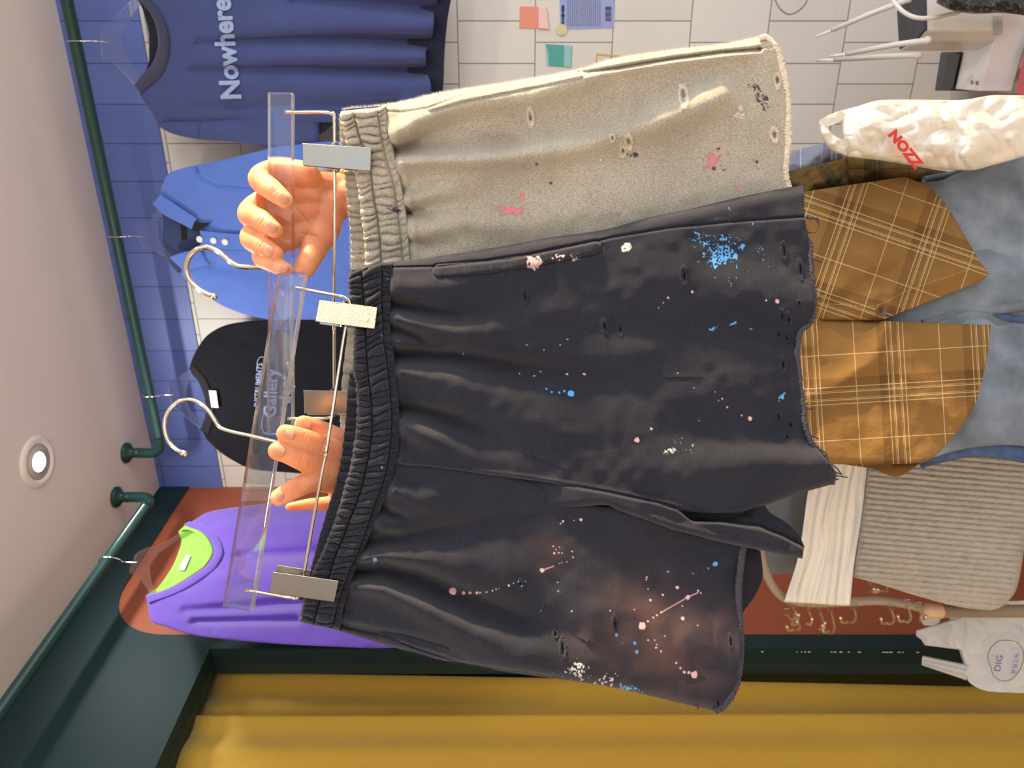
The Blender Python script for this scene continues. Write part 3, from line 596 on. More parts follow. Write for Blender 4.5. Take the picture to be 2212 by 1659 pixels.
for i, q in enumerate([(1155, 567, 13, PK, 1.6, -.1, .3, .85), (1208, 555, 7, PK, 1.8, -.2, .4, .5), (1240, 556, 9, PK, 1.6, -.2, .4, .4), (1353, 535, 10, WH, 1.3, -.4, .3, .8),
    (1562, 545, 20, LB, 1.1, .3, .7, .7), (1545, 535, 26, LB, 1.2, .6, .8, .33), (1580, 528, 20, LB, 1.5, .5, .8, .3), (1523, 526, 8, LB, 2.6, .7, .5, .4), (1642, 543, 9, LB, 2.0, .9, .5, .3), (1602, 533, 4, LB, 2.0, -.4, .4, .8),
    (1495, 630, 3.2, PK, 1, 0, .2, 1), (1443, 643, 2.6, PK, 1, 0, .2, 1), (1433, 654, 1.8, PK, 1, 0, .1, 1), (1423, 665, 1.6, PK, 1, 0, .1, 1), (1655, 649, 2.6, PK, 1, 0, .2, 1), (1679, 651, 4.6, PK, 1, 0, .2, 1), (1540, 711, 4, LB, 2.2, -.3, .5, .7), (1585, 699, 3, LB, 2.4, -.5, .5, .8), (1622, 711, 2.4, LB, 2, 0, .4, .8),
    (1233, 850, 6.8, LB, 1.1, 0, .15, 1), (1219, 845, 2.8, LB, 1, 0, .2, 1), (1208, 848, 2.4, LB, 1, 0, .2, 1), (1192, 847, 2.6, LB, 1, 0, .2, 1), (1180, 840, 2.6, LB, 1, 0, .2, 1), (1001, 764, 2.6, LB, 1, 0, .2, 1),
    (1262, 808, 2.6, PK, 1.6, 0, .2, 1), (1225, 808, 2.2, PK, 1.4, 0, .2, 1), (1122, 807, 2.0, PK, 1, 0, .1, 1), (1168, 803, 1.7, WH, 1.4, 0, .1, 1), (1154, 812, 1.6, WH, 1.6, 0, .1, 1),
    (1376, 950, 6.0, PK, 1, 0, .15, 1), (1407, 926, 3, PK, 1, 0, .2, 1), (1450, 974, 6, WH, 2.0, -.2, .5, .7), (1470, 947, 5, WH, 2.4, -.3, .6, .35), (1487, 971, 5, WH, 1.8, -.2, .6, .35), (1500, 960, 4, WH, 1.3, 0, .6, .5),
    (1620, 904, 5, PK, 1, 0, .15, 1), (1602, 897, 2.4, PK, 1, 0, .15, 1), (1571, 880, 2.4, PK, 1, 0, .15, 1), (1560, 861, 2.4, PK, 1, 0, .15, 1), (1552, 865, 1.7, PK, 1, 0, .15, 1), (1545, 847, 1.6, PK, 1, 0, .15, 1), (1510, 909, 1.7, WH, 1, 0, .1, 1), (1688, 858, 5, LB, 2.3, -.9, .4, .8), (1464, 806, 1.7, PK, 1, 0, .1, 1), (1499, 838, 1.5, PK, 1, 0, .1, 1),
    (1138, 745, 1.6, WH, 1, 0, .1, 1), (1210, 745, 1.6, WH, 1.3, 0, .1, 1), (1226, 733, 1.5, WH, 1.6, 0, .1, 1), (1175, 756, 1.5, WH, 1, 0, .1, 1)]):
    paint(XA, YA, CA, *q[:4], el=q[4], ang=q[5], rag=q[6], cover=q[7], seed=i)
def near_df(df, o): return lambda x, y: df(x, y) + o
sheet('leg', XA, YA, DK, hA, MAT['dark'], ds, thick=0.004, back_bulge=0.020, col=CA)

# lower leg, front
TOPC = [(850, 998), (930, 1002), (1000, 1011), (1100, 1026), (1250, 1085), (1400, 1105), (1520, 1135), (1608, 1165)]
HEMC = [(1608, 1165), (1600, 1220), (1595, 1280), (1598, 1340), (1600, 1400), (1596, 1450), (1586, 1490), (1568, 1520), (1545, 1536)]
BOTC = [(731, 1362), (840, 1395), (950, 1425), (1100, 1452), (1300, 1480), (1450, 1514), (1545, 1536)]
XC, YC = coons(TOPC, BOTC, WB2, HEMC, 520, 260)
hC = np.zeros(XC.shape); CC = np.zeros(XC.shape + (4,)); dw = wp(XC, YC)
for pts, a0, a1, w0, w1, sk in [
    ([(822, 1095), (845, 1112), (880, 1122), (950, 1112)], -.010, -.001, 10, 20, 1.4), ([(785, 1172), (870, 1160), (1000, 1140), (1110, 1118)], -.012, -.004, 12, 26, 1.8),
    ([(752, 1236), (830, 1228), (900, 1245), (1000, 1292), (1100, 1330), (1230, 1372)], -.019, -.003, 13, 34, 1.9), ([(738, 1315), (760, 1326)], -.004, -.001, 8, 10, 1),
    ([(735, 1348), (800, 1362), (900, 1382), (1000, 1420)], -.006, -.002, 8, 14, 1.4), ([(800, 1150), (830, 1142)], -.003, 0, 8, 10, 1), ([(1590, 1230), (1450, 1190), (1300, 1165)], -.004, -.001, 40, 50, 1.2)]:
    hC += crease(XC, YC, pts, a0, a1, w0, w1, sk)
for pts, a0, a1, w0, w1 in [([(850, 1060), (900, 1075), (960, 1065)], .006, .002, 16, 24), ([(800, 1130), (860, 1135), (950, 1090)], .004, .002, 12, 30), ([(775, 1210), (830, 1205), (950, 1215), (1080, 1240)], .007, .003, 16, 60),
    ([(762, 1262), (830, 1275), (930, 1320), (1080, 1390), (1250, 1430)], .010, .005, 16, 50), ([(1300, 1330), (1450, 1380), (1580, 1400)], .006, .004, 70, 70)]:
    hC += crease(XC, YC, pts, a0, a1, w0, w1)
hC *= 1.45; hC *= 0.70 + 0.30 * (1 - np.exp(-dw / 18))
hC += 0.0018 * noise2(XC, YC, 80, 11) + 0.0008 * noise2(XC, YC, 28, 12) + 0.006 * (1 - np.exp(-dw / 16)) + 0.0035 * np.exp(-((dw - 14) / 9) ** 2) * (0.5 + 0.5 * noise2(XC, YC, 22, 19))
SIDC = [(733, 1352), (830, 1372), (900, 1400), (1000, 1432), (1200, 1462)]
dq, _, sg = pdist(XC, YC, SIDC); hC += -0.0022 * np.exp(-(dq / 2.6) ** 2)
W2 = [(828, 1374), (870, 1380), (960, 1406)]; dq, _, _ = pdist(XC, YC, W2); hC += 0.0022 * np.sqrt(np.clip(1 - (dq / 9) ** 4, 0, 1))
dBo, _, _ = pdist(XC, YC, BOTC); dHe, _, _ = pdist(XC, YC, HEMC); hC += rollx(dBo, 24, 0.014) + rollx(dHe, 4, 0.002) + rollx(pdist(XC, YC, TOPC)[0], 14, 0.008)
for q in [(1200, 1370, 7, 4), (1216, 1403, 17, 5), (1329, 1348, 12, 4), (1579, 1388, 12, 3), (1124, 1261, 7, 4), (1551, 1518, 8, 3)]: hole(XC, YC, hC, CC, *q, edge=lin(40, 38, 44))
dots = [(978, 1277, 8, PK), (1001, 1281, 4.5, PK), (1015, 1281, 3.6, PK), (1030, 1281, 3.2, PK), (1037, 1280, 2.6, PK), (1051, 1279, 2.2, PK), (1064, 1276, 2.2, PK), (1072, 1273, 1.8, PK), (1078, 1271, 1.6, PK), (1099, 1265, 2.6, PK), (1109, 1260, 1.8, PK),
    (1171, 1232, 5, PK), (1197, 1195, 2.6, PK), (1216, 1126, 3, PK), (1255, 1123, 3.6, PK), (1240, 1124, 1.7, PK), (1211, 1131, 1.8, PK), (1195, 1180, 1.6, PK), (1207, 1194, 1.8, PK), (1214, 1195, 1.8, PK), (1201, 1187, 1.5, PK), (1209, 1182, 1.6, PK), (1236, 1191, 1.6, PK), (1238, 1204, 1.8, PK), (1224, 1214, 1.6, PK), (1214, 1215, 1.6, PK), (1209, 1217, 1.5, PK),
    (1387, 1352, 8, PK), (1400, 1342, 2.6, PK), (1411, 1334, 2.2, PK), (1419, 1329, 2.4, PK), (1428, 1323, 2.4, PK), (1486, 1290, 5, PK), (1463, 1269, 4.2, PK), (1432, 1285, 2.8, PK), (1405, 1296, 2.8, PK), (1397, 1247, 2.4, PK), (1400, 1272, 1.8, PK), (1396, 1252, 2, PK), (1508, 1276, 2.6, PK), (1514, 1281, 2, PK), (1474, 1309, 2, PK), (1475, 1336, 4, PK), (1507, 1351, 1.8, PK), (1436, 1374, 2.2, PK), (1400, 1383, 2.2, PK), (1414, 1383, 2, PK), (1419, 1393, 1.8, PK), (1417, 1399, 2.6, PK), (1428, 1407, 2.8, PK),
    (1500, 1457, 7.5, PK), (1488, 1453, 3.4, PK), (1478, 1452, 3.4, PK), (1470, 1443, 2.6, PK), (1461, 1432, 2.6, PK), (1235, 1320, 2, PK), (1318, 1319, 2.2, PK), (1370, 1317, 1.8, PK),
    (1205, 1258, 2.2, LB), (1206, 1277, 2.2, LB), (1120, 1256, 2.2, LB), (1127, 1266, 2.4, LB), (1135, 1256, 1.6, LB), (1443, 1235, 2.6, LB), (1545, 1218, 5.5, LB), (1530, 1228, 2, LB), (1497, 1239, 1.7, LB), (1332, 1372, 3.4, LB), (1371, 1389, 4, LB), (1376, 1408, 4, LB), (1344, 1390, 1.7, LB), (1266, 1383, 1.6, LB), (1168, 1319, 1.8, LB), (810, 1209, 5, LB), (808, 1217, 2.2, LB)]
for i, q in enumerate(dots): paint(XC, YC, CC, *q, rag=0.2, seed=i)
for (a, b, n) in [((1171, 1232), (1196, 1223), 30), ((1430, 1322), (1486, 1290), 60), ((1486, 1290), (1508, 1280), 20)]:
    d_, s_, _ = pdist(XC, YC, [a, b]); m = np.clip((1.3 - d_) / 1.0 + 0.5, 0, 1); CC[..., :3] = CC[..., :3] * (1 - m[..., None]) + np.array(PK[:3]) * m[..., None]; CC[..., 3] = np.maximum(CC[..., 3], m * 0.85)
for i, q in enumerate([(1252, 1444, 10, WH, 1.0, 0, .7, .7), (1250, 1460, 8, WH, 1.6, .5, .7, .6), (1308, 1469, 8, WH, 2.0, -.1, .7, .6), (1220, 1450, 6, WH, 3.0, -.1, .7, .35), (1355, 1487, 7, LB, 3.4, .15, .6, .6)]):
    paint(XC, YC, CC, *q[:4], el=q[4], ang=q[5], rag=q[6], cover=q[7], seed=60 + i)
# bleached rust-brown bloom on the lower leg
for px, py, r, a in [(1400, 1380, 110, .30), (1470, 1440, 80, .28), (1180, 1200, 45, .16), (1540, 1380, 60, .22), (1330, 1310, 60, .2)]:
    m = a * np.exp(-(np.hypot(XC - px, YC - py) / r) ** 2) * (0.7 + 0.5 * noise2(XC, YC, 30, 3)) * (CC[..., 3] < 0.05)
    CC[..., :3] = np.where(m[..., None] > 0.004, np.array(lin(150, 108, 92)[:3]), CC[..., :3]); CC[..., 3] = np.maximum(CC[..., 3], m)
sheet('leg', XC, YC, DK, hC, MAT['dark'], ds, thick=0.004, back_bulge=0.018, col=CC)
# folded inner flap between the legs and the back panel that shows below the front hem
UPF = SEAM[1:6] + [(1462, 1102), (1500, 1128), (1560, 1130), (1640, 1140), (1690, 1160), (1737, 1184)]
LWF = [(935, 1085), (1000, 1102), (1080, 1106), (1200, 1100), (1300, 1091), (1345, 1106), (1450, 1144), (1540, 1167), (1600, 1180), (1660, 1192), (1733, 1207)]
UPF = [(a, b - 2) for a, b in UPF]; XF, YF = ruled(UPF, LWF, 400, 60); hF = np.zeros(XF.shape)
dl, _, _ = pdist(XF, YF, LWF); du, _, _ = pdist(XF, YF, UPF); hF += 0.011 + rollx(dl, 16, 0.010) - 0.003 * np.exp(-(du / 4) ** 2) + 0.001 * noise2(XF, YF, 40, 7) + crease(XF, YF, [(1400, 1100), (1560, 1150), (1700, 1180)], -.003, -.002, 14, 10)
hF *= np.clip((XF - 930) / 330, 0, 1); hF = hF + np.where(XF > 1430, 0, -0.0005)
sheet('inner_leg_fold', XF, YF, lambda x, y: DK(x, y) + 0.014 - 0.018 * np.clip((x - 930) / 420, 0, 1), hF, MAT['dark'], ds, thick=0.004, col=np.zeros(XF.shape + (4,)))
XG, YG = ruled([(1280, 1050), (1420, 1078), (1560, 1090), (1640, 1086), (1665, 1108), (1700, 1130), (1728, 1160), (1738, 1182)], [(1280, 1110), (1420, 1128), (1540, 1146), (1600, 1156), (1650, 1162), (1690, 1172), (1715, 1182), (1733, 1192)], 160, 40)
hG = 0.001 - 0.014 * np.clip((1580 - XG) / 60, 0, 1) + crease(XG, YG, [(1560, 1128), (1640, 1138), (1736, 1180)], -.003, -.003, 5, 4) + crease(XG, YG, [(1610, 1112), (1560, 1124), (1500, 1128)], -.012, -.012, 12, 18)
sheet('inner_leg_fold', XG, YG, near_df(DK, 0.004), hG, MAT['dark'], ds, thick=0.003, col=np.zeros(XG.shape + (4,)))
XB, YB = coons([(1500, 1160), (1600, 1175), (1643, 1190)], [(1480, 1500), (1540, 1440), (1606, 1318)], [(1500, 1160), (1480, 1500)], [(1643, 1190), (1648, 1240), (1632, 1285), (1606, 1318)], 50, 60)
sheet('back_panel', XB, YB, near_df(DK, 0.020), 0.002 * noise2(XB, YB, 50, 5), MAT['dark'], ds, thick=0.003, col=np.zeros(XB.shape + (4,)))
# waistband: front channels, and the rear rim rising behind it
E0 = [(757, 583), (752, 605), (756, 640), (762, 668), (766, 720), (764, 765), (762, 800), (770, 840), (771, 880), (771, 915), (766, 950), (761, 985), (755, 1015), (746, 1045), (737, 1080), (724, 1120), (710, 1160), (692, 1200), (676, 1235), (665, 1265), (655, 1300), (646, 1343)]
E1 = [(782, 580), (781, 610), (785, 650), (788, 690), (790, 740), (793, 790), (798, 830), (802, 870), (804, 920), (800, 962), (791, 1010), (783, 1045), (771, 1085), (753, 1130), (738, 1168), (722, 1207), (712, 1242), (701, 1268), (688, 1305), (677, 1350)]
E2 = [(826, 567), (825, 600), (824, 650), (826, 700), (828, 735), (834, 772), (838, 812), (843, 852), (846, 900), (844, 942), (840, 982), (833, 1022), (823, 1052), (811, 1085), (800, 1117), (785, 1165), (770, 1202), (755, 1234), (742, 1266), (732, 1295), (722, 1335), (716, 1358)]
E3 = WB + WB2[1:]; E3 = [(x + 3, y) for x, y in E3]
def wm(X, Y, C):
    paint(X, Y, C, 825, 725, 2.6, LB, rag=.2); paint(X, Y, C, 825, 1010, 2.8, LB, rag=.2)
band('waistband', [E0, E1, E2, E3], DK, MAT['dark'], ds, (56, 50, 64), (3, 4, 5), (0.0125, 0.0115, 0.0045), skews=(0.006, 0.012, 0, 0), marks=wm, base=0.003)
R0 = [(755, 800), (751, 830), (748, 870), (745, 915), (741, 955), (735, 1000), (726, 1040), (713, 1080), (701, 1120), (689, 1160), (678, 1200), (668, 1240), (660, 1270)]
R1 = [(785, 800), (785, 830), (786, 870), (786, 915), (780, 955), (772, 1000), (762, 1040), (750, 1080), (736, 1120), (722, 1160), (706, 1200), (692, 1240), (682, 1270)]
XR, YR = ruled(R0, R1, 300, 16); S_ = np.linspace(0, 1, 300)[:, None] + 0 * XR; T_ = np.linspace(0, 1, 16)[None] * 0.5 + 0.1 + 0 * XR
hR = ruche(S_, T_, 26, 8, 0.007); XR = XR - (hR / 0.007 - 0.8) * 4 * (1 - np.linspace(0, 1, 16)[None]) ** 3
sheet('waistband', XR, YR, near_df(DK, 0.014), hR, MAT['dark'], ds, thick=0.006, col=np.zeros(XR.shape + (4,)))
# thick overlocked raw edges along the hems
def rope(name, pts, df, r, mat, parent, pitch=8.0, off=0.0, amp=0.35, n=9, jit=0.0, seed=1):
    c = curve_pts(pts, 60); s = np.r_[0, np.cumsum(np.hypot(*np.diff(c, axis=0).T))]; m = int(s[-1] / 2.0); t = np.linspace(0, s[-1], m)
    x = np.interp(t, s, c[:, 0]); y = np.interp(t, s, c[:, 1]); rr = np.random.default_rng(seed)
    if jit: x = x + jit * noise2(t, t * 0, 18, seed); y = y + jit * 0.5 * noise2(t, t * 0 + 9, 14, seed)
    d = df(x, y) - off; Pp = P(x, y, d); R = r * d / F; T, Nn, Bn = frames(Pp); a = np.linspace(0, 2*math.pi, n, endpoint=False)
    rad = R[:, None] * (1 + amp * np.abs(np.sin(math.pi * t[:, None] / pitch + a[None] * 1.0)) + 0.12 * rr.standard_normal((m, n)) - amp/2)
    V = Pp[:, None] + (Nn[:, None] * np.cos(a)[None, :, None] + Bn[:, None] * np.sin(a)[None, :, None]) * rad[..., None]
    i = np.arange(m-1)[:, None]; j = np.arange(n)[None]; f = np.stack([i*n+j, (i+1)*n+j, (i+1)*n+(j+1) % n, i*n+(j+1) % n], -1).reshape(-1, 4)
    return M(name, V.reshape(-1, 3), [tuple(q) for q in f] + [tuple(range(n))[::-1], tuple(range((m-1)*n, m*n))], mat, parent)
rope('hem_edging', [(x - 1, y) for x, y in HEMA[2:]], DK, 5.2, MAT['darkrope'], ds, off=0.004, jit=3)
rope('hem_edging', [(x - 2, y) for x, y in HEMA[:3]], DK, 3.0, MAT['darkrope'], ds, off=0.001, jit=1)
rope('hem_edging', HEMC, DK, 7.0, MAT['darkrope'], ds, off=0.004, pitch=7)
for k, pts in enumerate([[(1742, 468), (1760, 472), (1768, 485), (1762, 500), (1748, 503), (1742, 496)], [(1740, 470), (1752, 474), (1763, 470), (1770, 477)], [(1758, 560), (1768, 564), (1778, 566)], [(1768, 968), (1782, 978), (1790, 992)], [(1790, 998), (1806, 1010), (1819, 1026)], [(1796, 1010), (1806, 1020), (1816, 1024)],
                         [(1796, 1026), (1810, 1028), (1831, 1031)], [(1798, 1032), (1806, 1036), (1812, 1034)], [(1735, 882), (1745, 884), (1756, 883)], [(1745, 945), (1756, 943), (1768, 948)], [(1505, 1522), (1508, 1532)], [(1557, 1524), (1552, 1538), (1545, 1536)]]):
    x, y = np.array(pts, float).T; tube('loose_thread', P(x, y, DK(x, y) - 0.003), 0.0007, MAT['thread'], ds, 5, 5)
x, y = np.array([(1664, 768), (1700, 742), (1726, 722)], float).T

# ---- grey pair
gs = thing('grey_shorts', 'heather grey fleece shorts with cream edged hem, half hidden behind the charcoal pair', 'shorts', P(1150, 400, 0.75))
GW = [(830, 226), (836, 274), (849, 332), (860, 377), (869, 428), (876, 471), (881, 534), (886, 620), (886, 760), (880, 920)]
GT = [(830, 226), (880, 217), (950, 200), (1080, 180), (1200, 160), (1260, 147), (1330, 126), (1450, 108), (1560, 95), (1652, 77)]
GH = [(1652, 77), (1672, 95), (1688, 150), (1698, 220), (1699, 300), (1693, 370), (1702, 430), (1700, 560), (1690, 760), (1680, 950)]
GB = [(880, 920), (1200, 1000), (1500, 980), (1680, 950)]
XD, YD = coons(GT, GB, GW, GH, 440, 330); hD = np.zeros(XD.shape); CD = np.zeros(XD.shape + (4,)); dw, _, _ = pdist(XD, YD, GW)
for pts, a0, a1, w0, w1, sk in [
    ([(846, 326), (880, 318), (930, 290), (1000, 262), (1090, 235)], -.015, -.002, 13, 40, 1.0), ([(850, 328), (950, 318), (1100, 305)], -.008, -.004, 10, 22, 1.3),
    ([(868, 414), (905, 400), (940, 382)], -.008, -.001, 10, 24, 1.0), ([(876, 458), (940, 450), (1010, 440), (1060, 415)], -.013, -.002, 11, 36, 1.0), ([(878, 462), (960, 478), (1010, 500)], -.006, -.001, 9, 22, 1.0), ([(884, 522), (930, 535), (990, 520)], -.006, -.001, 8, 20, 1.0),
    ([(1060, 300), (1200, 262), (1400, 215), (1560, 175)], -.004, -.005, 40, 50, 1.0), ([(1300, 330), (1450, 330), (1600, 330)], -.004, -.004, 60, 60, 1)]:
    hD += crease(XD, YD, pts, a0, a1, w0, w1, sk)
for pts, a0, a1, w0, w1 in [([(850, 290), (900, 262), (1000, 230), (1150, 205), (1260, 172)], .014, .010, 26, 30), ([(870, 350), (960, 346), (1100, 338), (1250, 318), (1400, 272), (1560, 205)], .016, .012, 20, 38), ([(880, 435), (960, 405), (1050, 380)], .006, .003, 20, 50), ([(890, 500), (980, 480), (1150, 480), (1400, 430)], .006, .004, 22, 60), ([(1300, 150), (1450, 128), (1620, 108)], .006, .005, 18, 18)]:
    hD += crease(XD, YD, pts, a0, a1, w0, w1)
hD *= 1.3; hD *= 0.75 + 0.25 * (1 - np.exp(-dw / 20))
hD += 0.0018 * noise2(XD, YD, 75, 21) + 0.0010 * noise2(XD, YD, 28, 22) + 0.006 * (1 - np.exp(-dw / 16)) + 0.0035 * np.exp(-((dw - 14) / 9) ** 2)
GS_ = [(832, 240), (870, 242), (925, 233), (1000, 205), (1100, 188), (1180, 172)]
dq, _, _ = pdist(XD, YD, GS_); hD -= 0.0024 * np.exp(-(dq / 2.4) ** 2)
GWt = [(930, 228), (1000, 208), (1090, 190), (1250, 158)]; dq, _, _ = pdist(XD, YD, GWt); hD += 0.0034 * np.sqrt(np.clip(1 - (dq / 11) ** 4, 0, 1)) - 0.001 * np.exp(-((dq - 13) / 2.4) ** 2)
GC = [(1252, 155), (1268, 157), (1330, 148), (1450, 128), (1560, 114), (1640, 107)]; dq, _, sg = pdist(XD, YD, GC); hD -= 0.010 * np.exp(-(dq / 5.0) ** 2); hD -= np.where((sg < 0) & (XD > 1250), 0.003, 0)
dq, _, _ = pdist(XD, YD, GT); hD += rollx(dq, 24, 0.016); dq, _, _ = pdist(XD, YD, GH); hD += rollx(dq, 5, 0.002)
CR = lin(238, 226, 204)
for q in [(1146, 253, 17, 6), (1476, 206, 20, 8), (1323, 298, 8, 5), (1358, 307, 14, 7), (1346, 327, 10, 6), (1679, 173, 14, 6), (1673, 291, 15, 7)]: hole(XD, YD, hD, CD, *q, edge=CR, core=(104, 100, 98), cw=0.28)
for i, q in enumerate([(1108, 457, 8, RO, 3.0, .15, .7, .75), (1090, 452, 5, RO, 3.0, .3, .6, .6), (1126, 425, 6, RO, 1.3, -1.0, .4, .8), (1540, 347, 13, RO, 1.2, .2, .8, .6), (1534, 352, 11, RO, 1.0, .2, .7, .7), (1593, 410, 4.5, RO, 1, 0, .3, 1), (1335, 464, 3.6, RO, 1.2, 1.2, .3, .9), (1587, 402, 2, RO, 1, 0, .2, 1),
    (1159, 355, 3.2, BK, 1, 0, .2, 1), (1190, 396, 3.0, BK, 1, 0, .2, 1), (1373, 334, 5.5, BK, 1, 0, .3, 1), (1362, 336, 2.6, BK, 1, 0, .3, 1), (1354, 333, 2, BK, 1, 0, .3, 1), (1542, 364, 4.5, BK, 1, 0, .3, 1), (1562, 367, 2.2, BK, 1, 0, .2, 1), (1567, 367, 1.6, BK, 1, 0, .2, 1), (1635, 350, 3.2, BK, 1, 0, .2, 1), (1628, 347, 1.6, BK, 1, 0, .2, 1), (1638, 365, 1.6, BK, 1, 0, .2, 1), (1552, 321, 2.4, BK, 2, -.2, .2, 1),
    (1642, 208, 9, BK, 3.2, .95, .5, .6), (1600, 246, 12, WH, 1, 0, .5, .8), (1600, 367, 4, WH, 1.4, 0, .5, .6), (1297, 345, 3.5, WH, 1, 0, .3, 1), (868, 450, 6, BK, 3, .3, .5, .8), (880, 460, 5, BK, 2.5, .3, .5, .7), (1459, 337, 2, WH, 1, 0, .2, 1)]):
    paint(XD, YD, CD, *q[:4], el=q[4], ang=q[5], rag=q[6], cover=q[7], seed=90 + i)
sheet('leg', XD, YD, GR, hD, MAT['grey'], gs, thick=0.004, back_bulge=0.016, col=CD)
G0 = [(736, 240), (738, 270), (745, 300), (754, 335), (764, 372), (773, 408), (781, 471), (787, 534), (789, 600), (780, 700), (766, 800), (752, 880), (742, 945)]
G1 = [(762, 237), (769, 270), (778, 300), (790, 335), (800, 370), (806, 420), (814, 466), (822, 534), (824, 600), (815, 700), (806, 800), (796, 880), (786, 945)]
G2 = [(815, 232), (819, 270), (824, 300), (831, 335), (840, 365), (850, 400), (860, 471), (867, 534), (872, 600), (872, 700), (868, 800), (862, 880), (858, 935)]
G3 = [(x + 3, y) for x, y in GW]
def gm(X, Y, C): paint(X, Y, C, 852, 452, 5, BK, el=3.0, ang=.25, rag=.5, cover=.8)
band('waistband', [G0, G1, G2, G3], GR, MAT['grey'], gs, (46, 42, 52), (13, 14, 15), (0.0115, 0.0105, 0.0045), skews=(0.008, -0.006, 0, 0), marks=gm, base=0.003)
R0 = [(733, 246), (735, 300), (741, 350), (745, 400), (750, 440), (755, 484), (757, 530), (757, 580), (754, 640), (751, 700), (742, 780), (735, 860), (733, 905), (738, 950)]
R1 = [(760, 246), (768, 300), (776, 350), (784, 400), (790, 440), (795, 484), (798, 530), (800, 580), (800, 640), (796, 700), (790, 780), (780, 860), (775, 905), (770, 950)]
XR, YR = ruled(R0, R1, 360, 18); S_ = np.linspace(0, 1, 360)[:, None] + 0 * XR; T_ = np.linspace(0, 1, 18)[None] * 0.6 + 0.1 + 0 * XR
hR = ruche(S_, T_, 40, 18, 0.007); XR = XR - (hR / 0.007 - 0.8) * 5 * (1 - np.linspace(0, 1, 18)[None]) ** 3
sheet('waistband', XR, YR, near_df(GR, 0.014), hR, MAT['grey'], gs, thick=0.006, col=np.zeros(XR.shape + (4,)))
rope('hem_edging', [(x + 2, y) for x, y in GH[1:8]], GR, 8.0, MAT['greyrope'], gs, off=0.003, pitch=7)
rope('hem_edging', [(1640, 84), (1652, 79), (1664, 86), (1674, 98)], GR, 5.0, MAT['greyrope'], gs, off=0.001)

def fuzz(pts, df, n, mat, parent, side, seed, L=(2.0, 6.0)):
    c = curve_pts(pts, 30); s = np.r_[0, np.cumsum(np.hypot(*np.diff(c, axis=0).T))]; r = np.random.default_rng(seed); t = r.uniform(0, s[-1], n)
    x, y = np.interp(t, s, c[:, 0]), np.interp(t, s, c[:, 1]); x2, y2 = np.interp(t + 2, s, c[:, 0]), np.interp(t + 2, s, c[:, 1])
    tx, ty = x2 - x, y2 - y; nn = np.hypot(tx, ty) + 1e-6; tx, ty = tx / nn, ty / nn; nx, ny = ty * side, -tx * side
    l = r.uniform(*L, n); a = r.normal(0, .7, n); dx, dyv = (nx * np.cos(a) + tx * np.sin(a)) * l, (ny * np.cos(a) + ty * np.sin(a)) * l
    d = df(x, y) + r.uniform(0, .014, n); w = .25
    V = np.stack([P(x - nx*2 - tx*w, y - ny*2 - ty*w, d), P(x - nx*2 + tx*w, y - ny*2 + ty*w, d), P(x + dx, y + dyv, d + r.uniform(-.001, .001, n))], 1).reshape(-1, 3)
    o_ = M('edge_fuzz', V, np.arange(3 * n).reshape(n, 3), mat, parent); o_['kind'] = 'stuff'; return o_
fuzz(GT, GR, 3200, MAT['greyrope'], gs, 1, 5); fuzz([(738, 236), (762, 232), (790, 230), (830, 226)], GR, 250, MAT['greyrope'], gs, 1, 6); fuzz([(733, 246), (735, 300), (741, 350), (745, 400), (750, 440), (755, 484), (757, 530), (757, 580)], near_df(GR, .014), 500, MAT['greyrope'], gs, -1, 7)
fuzz(HEMA[2:], DK, 700, MAT['thread'], ds, 1, 8, (3, 11)); fuzz(BOTC, DK, 900, MAT['thread'], ds, -1, 9, (1.5, 4)); fuzz(E0, DK, 700, MAT['thread'], ds, -1, 10, (1.5, 4))

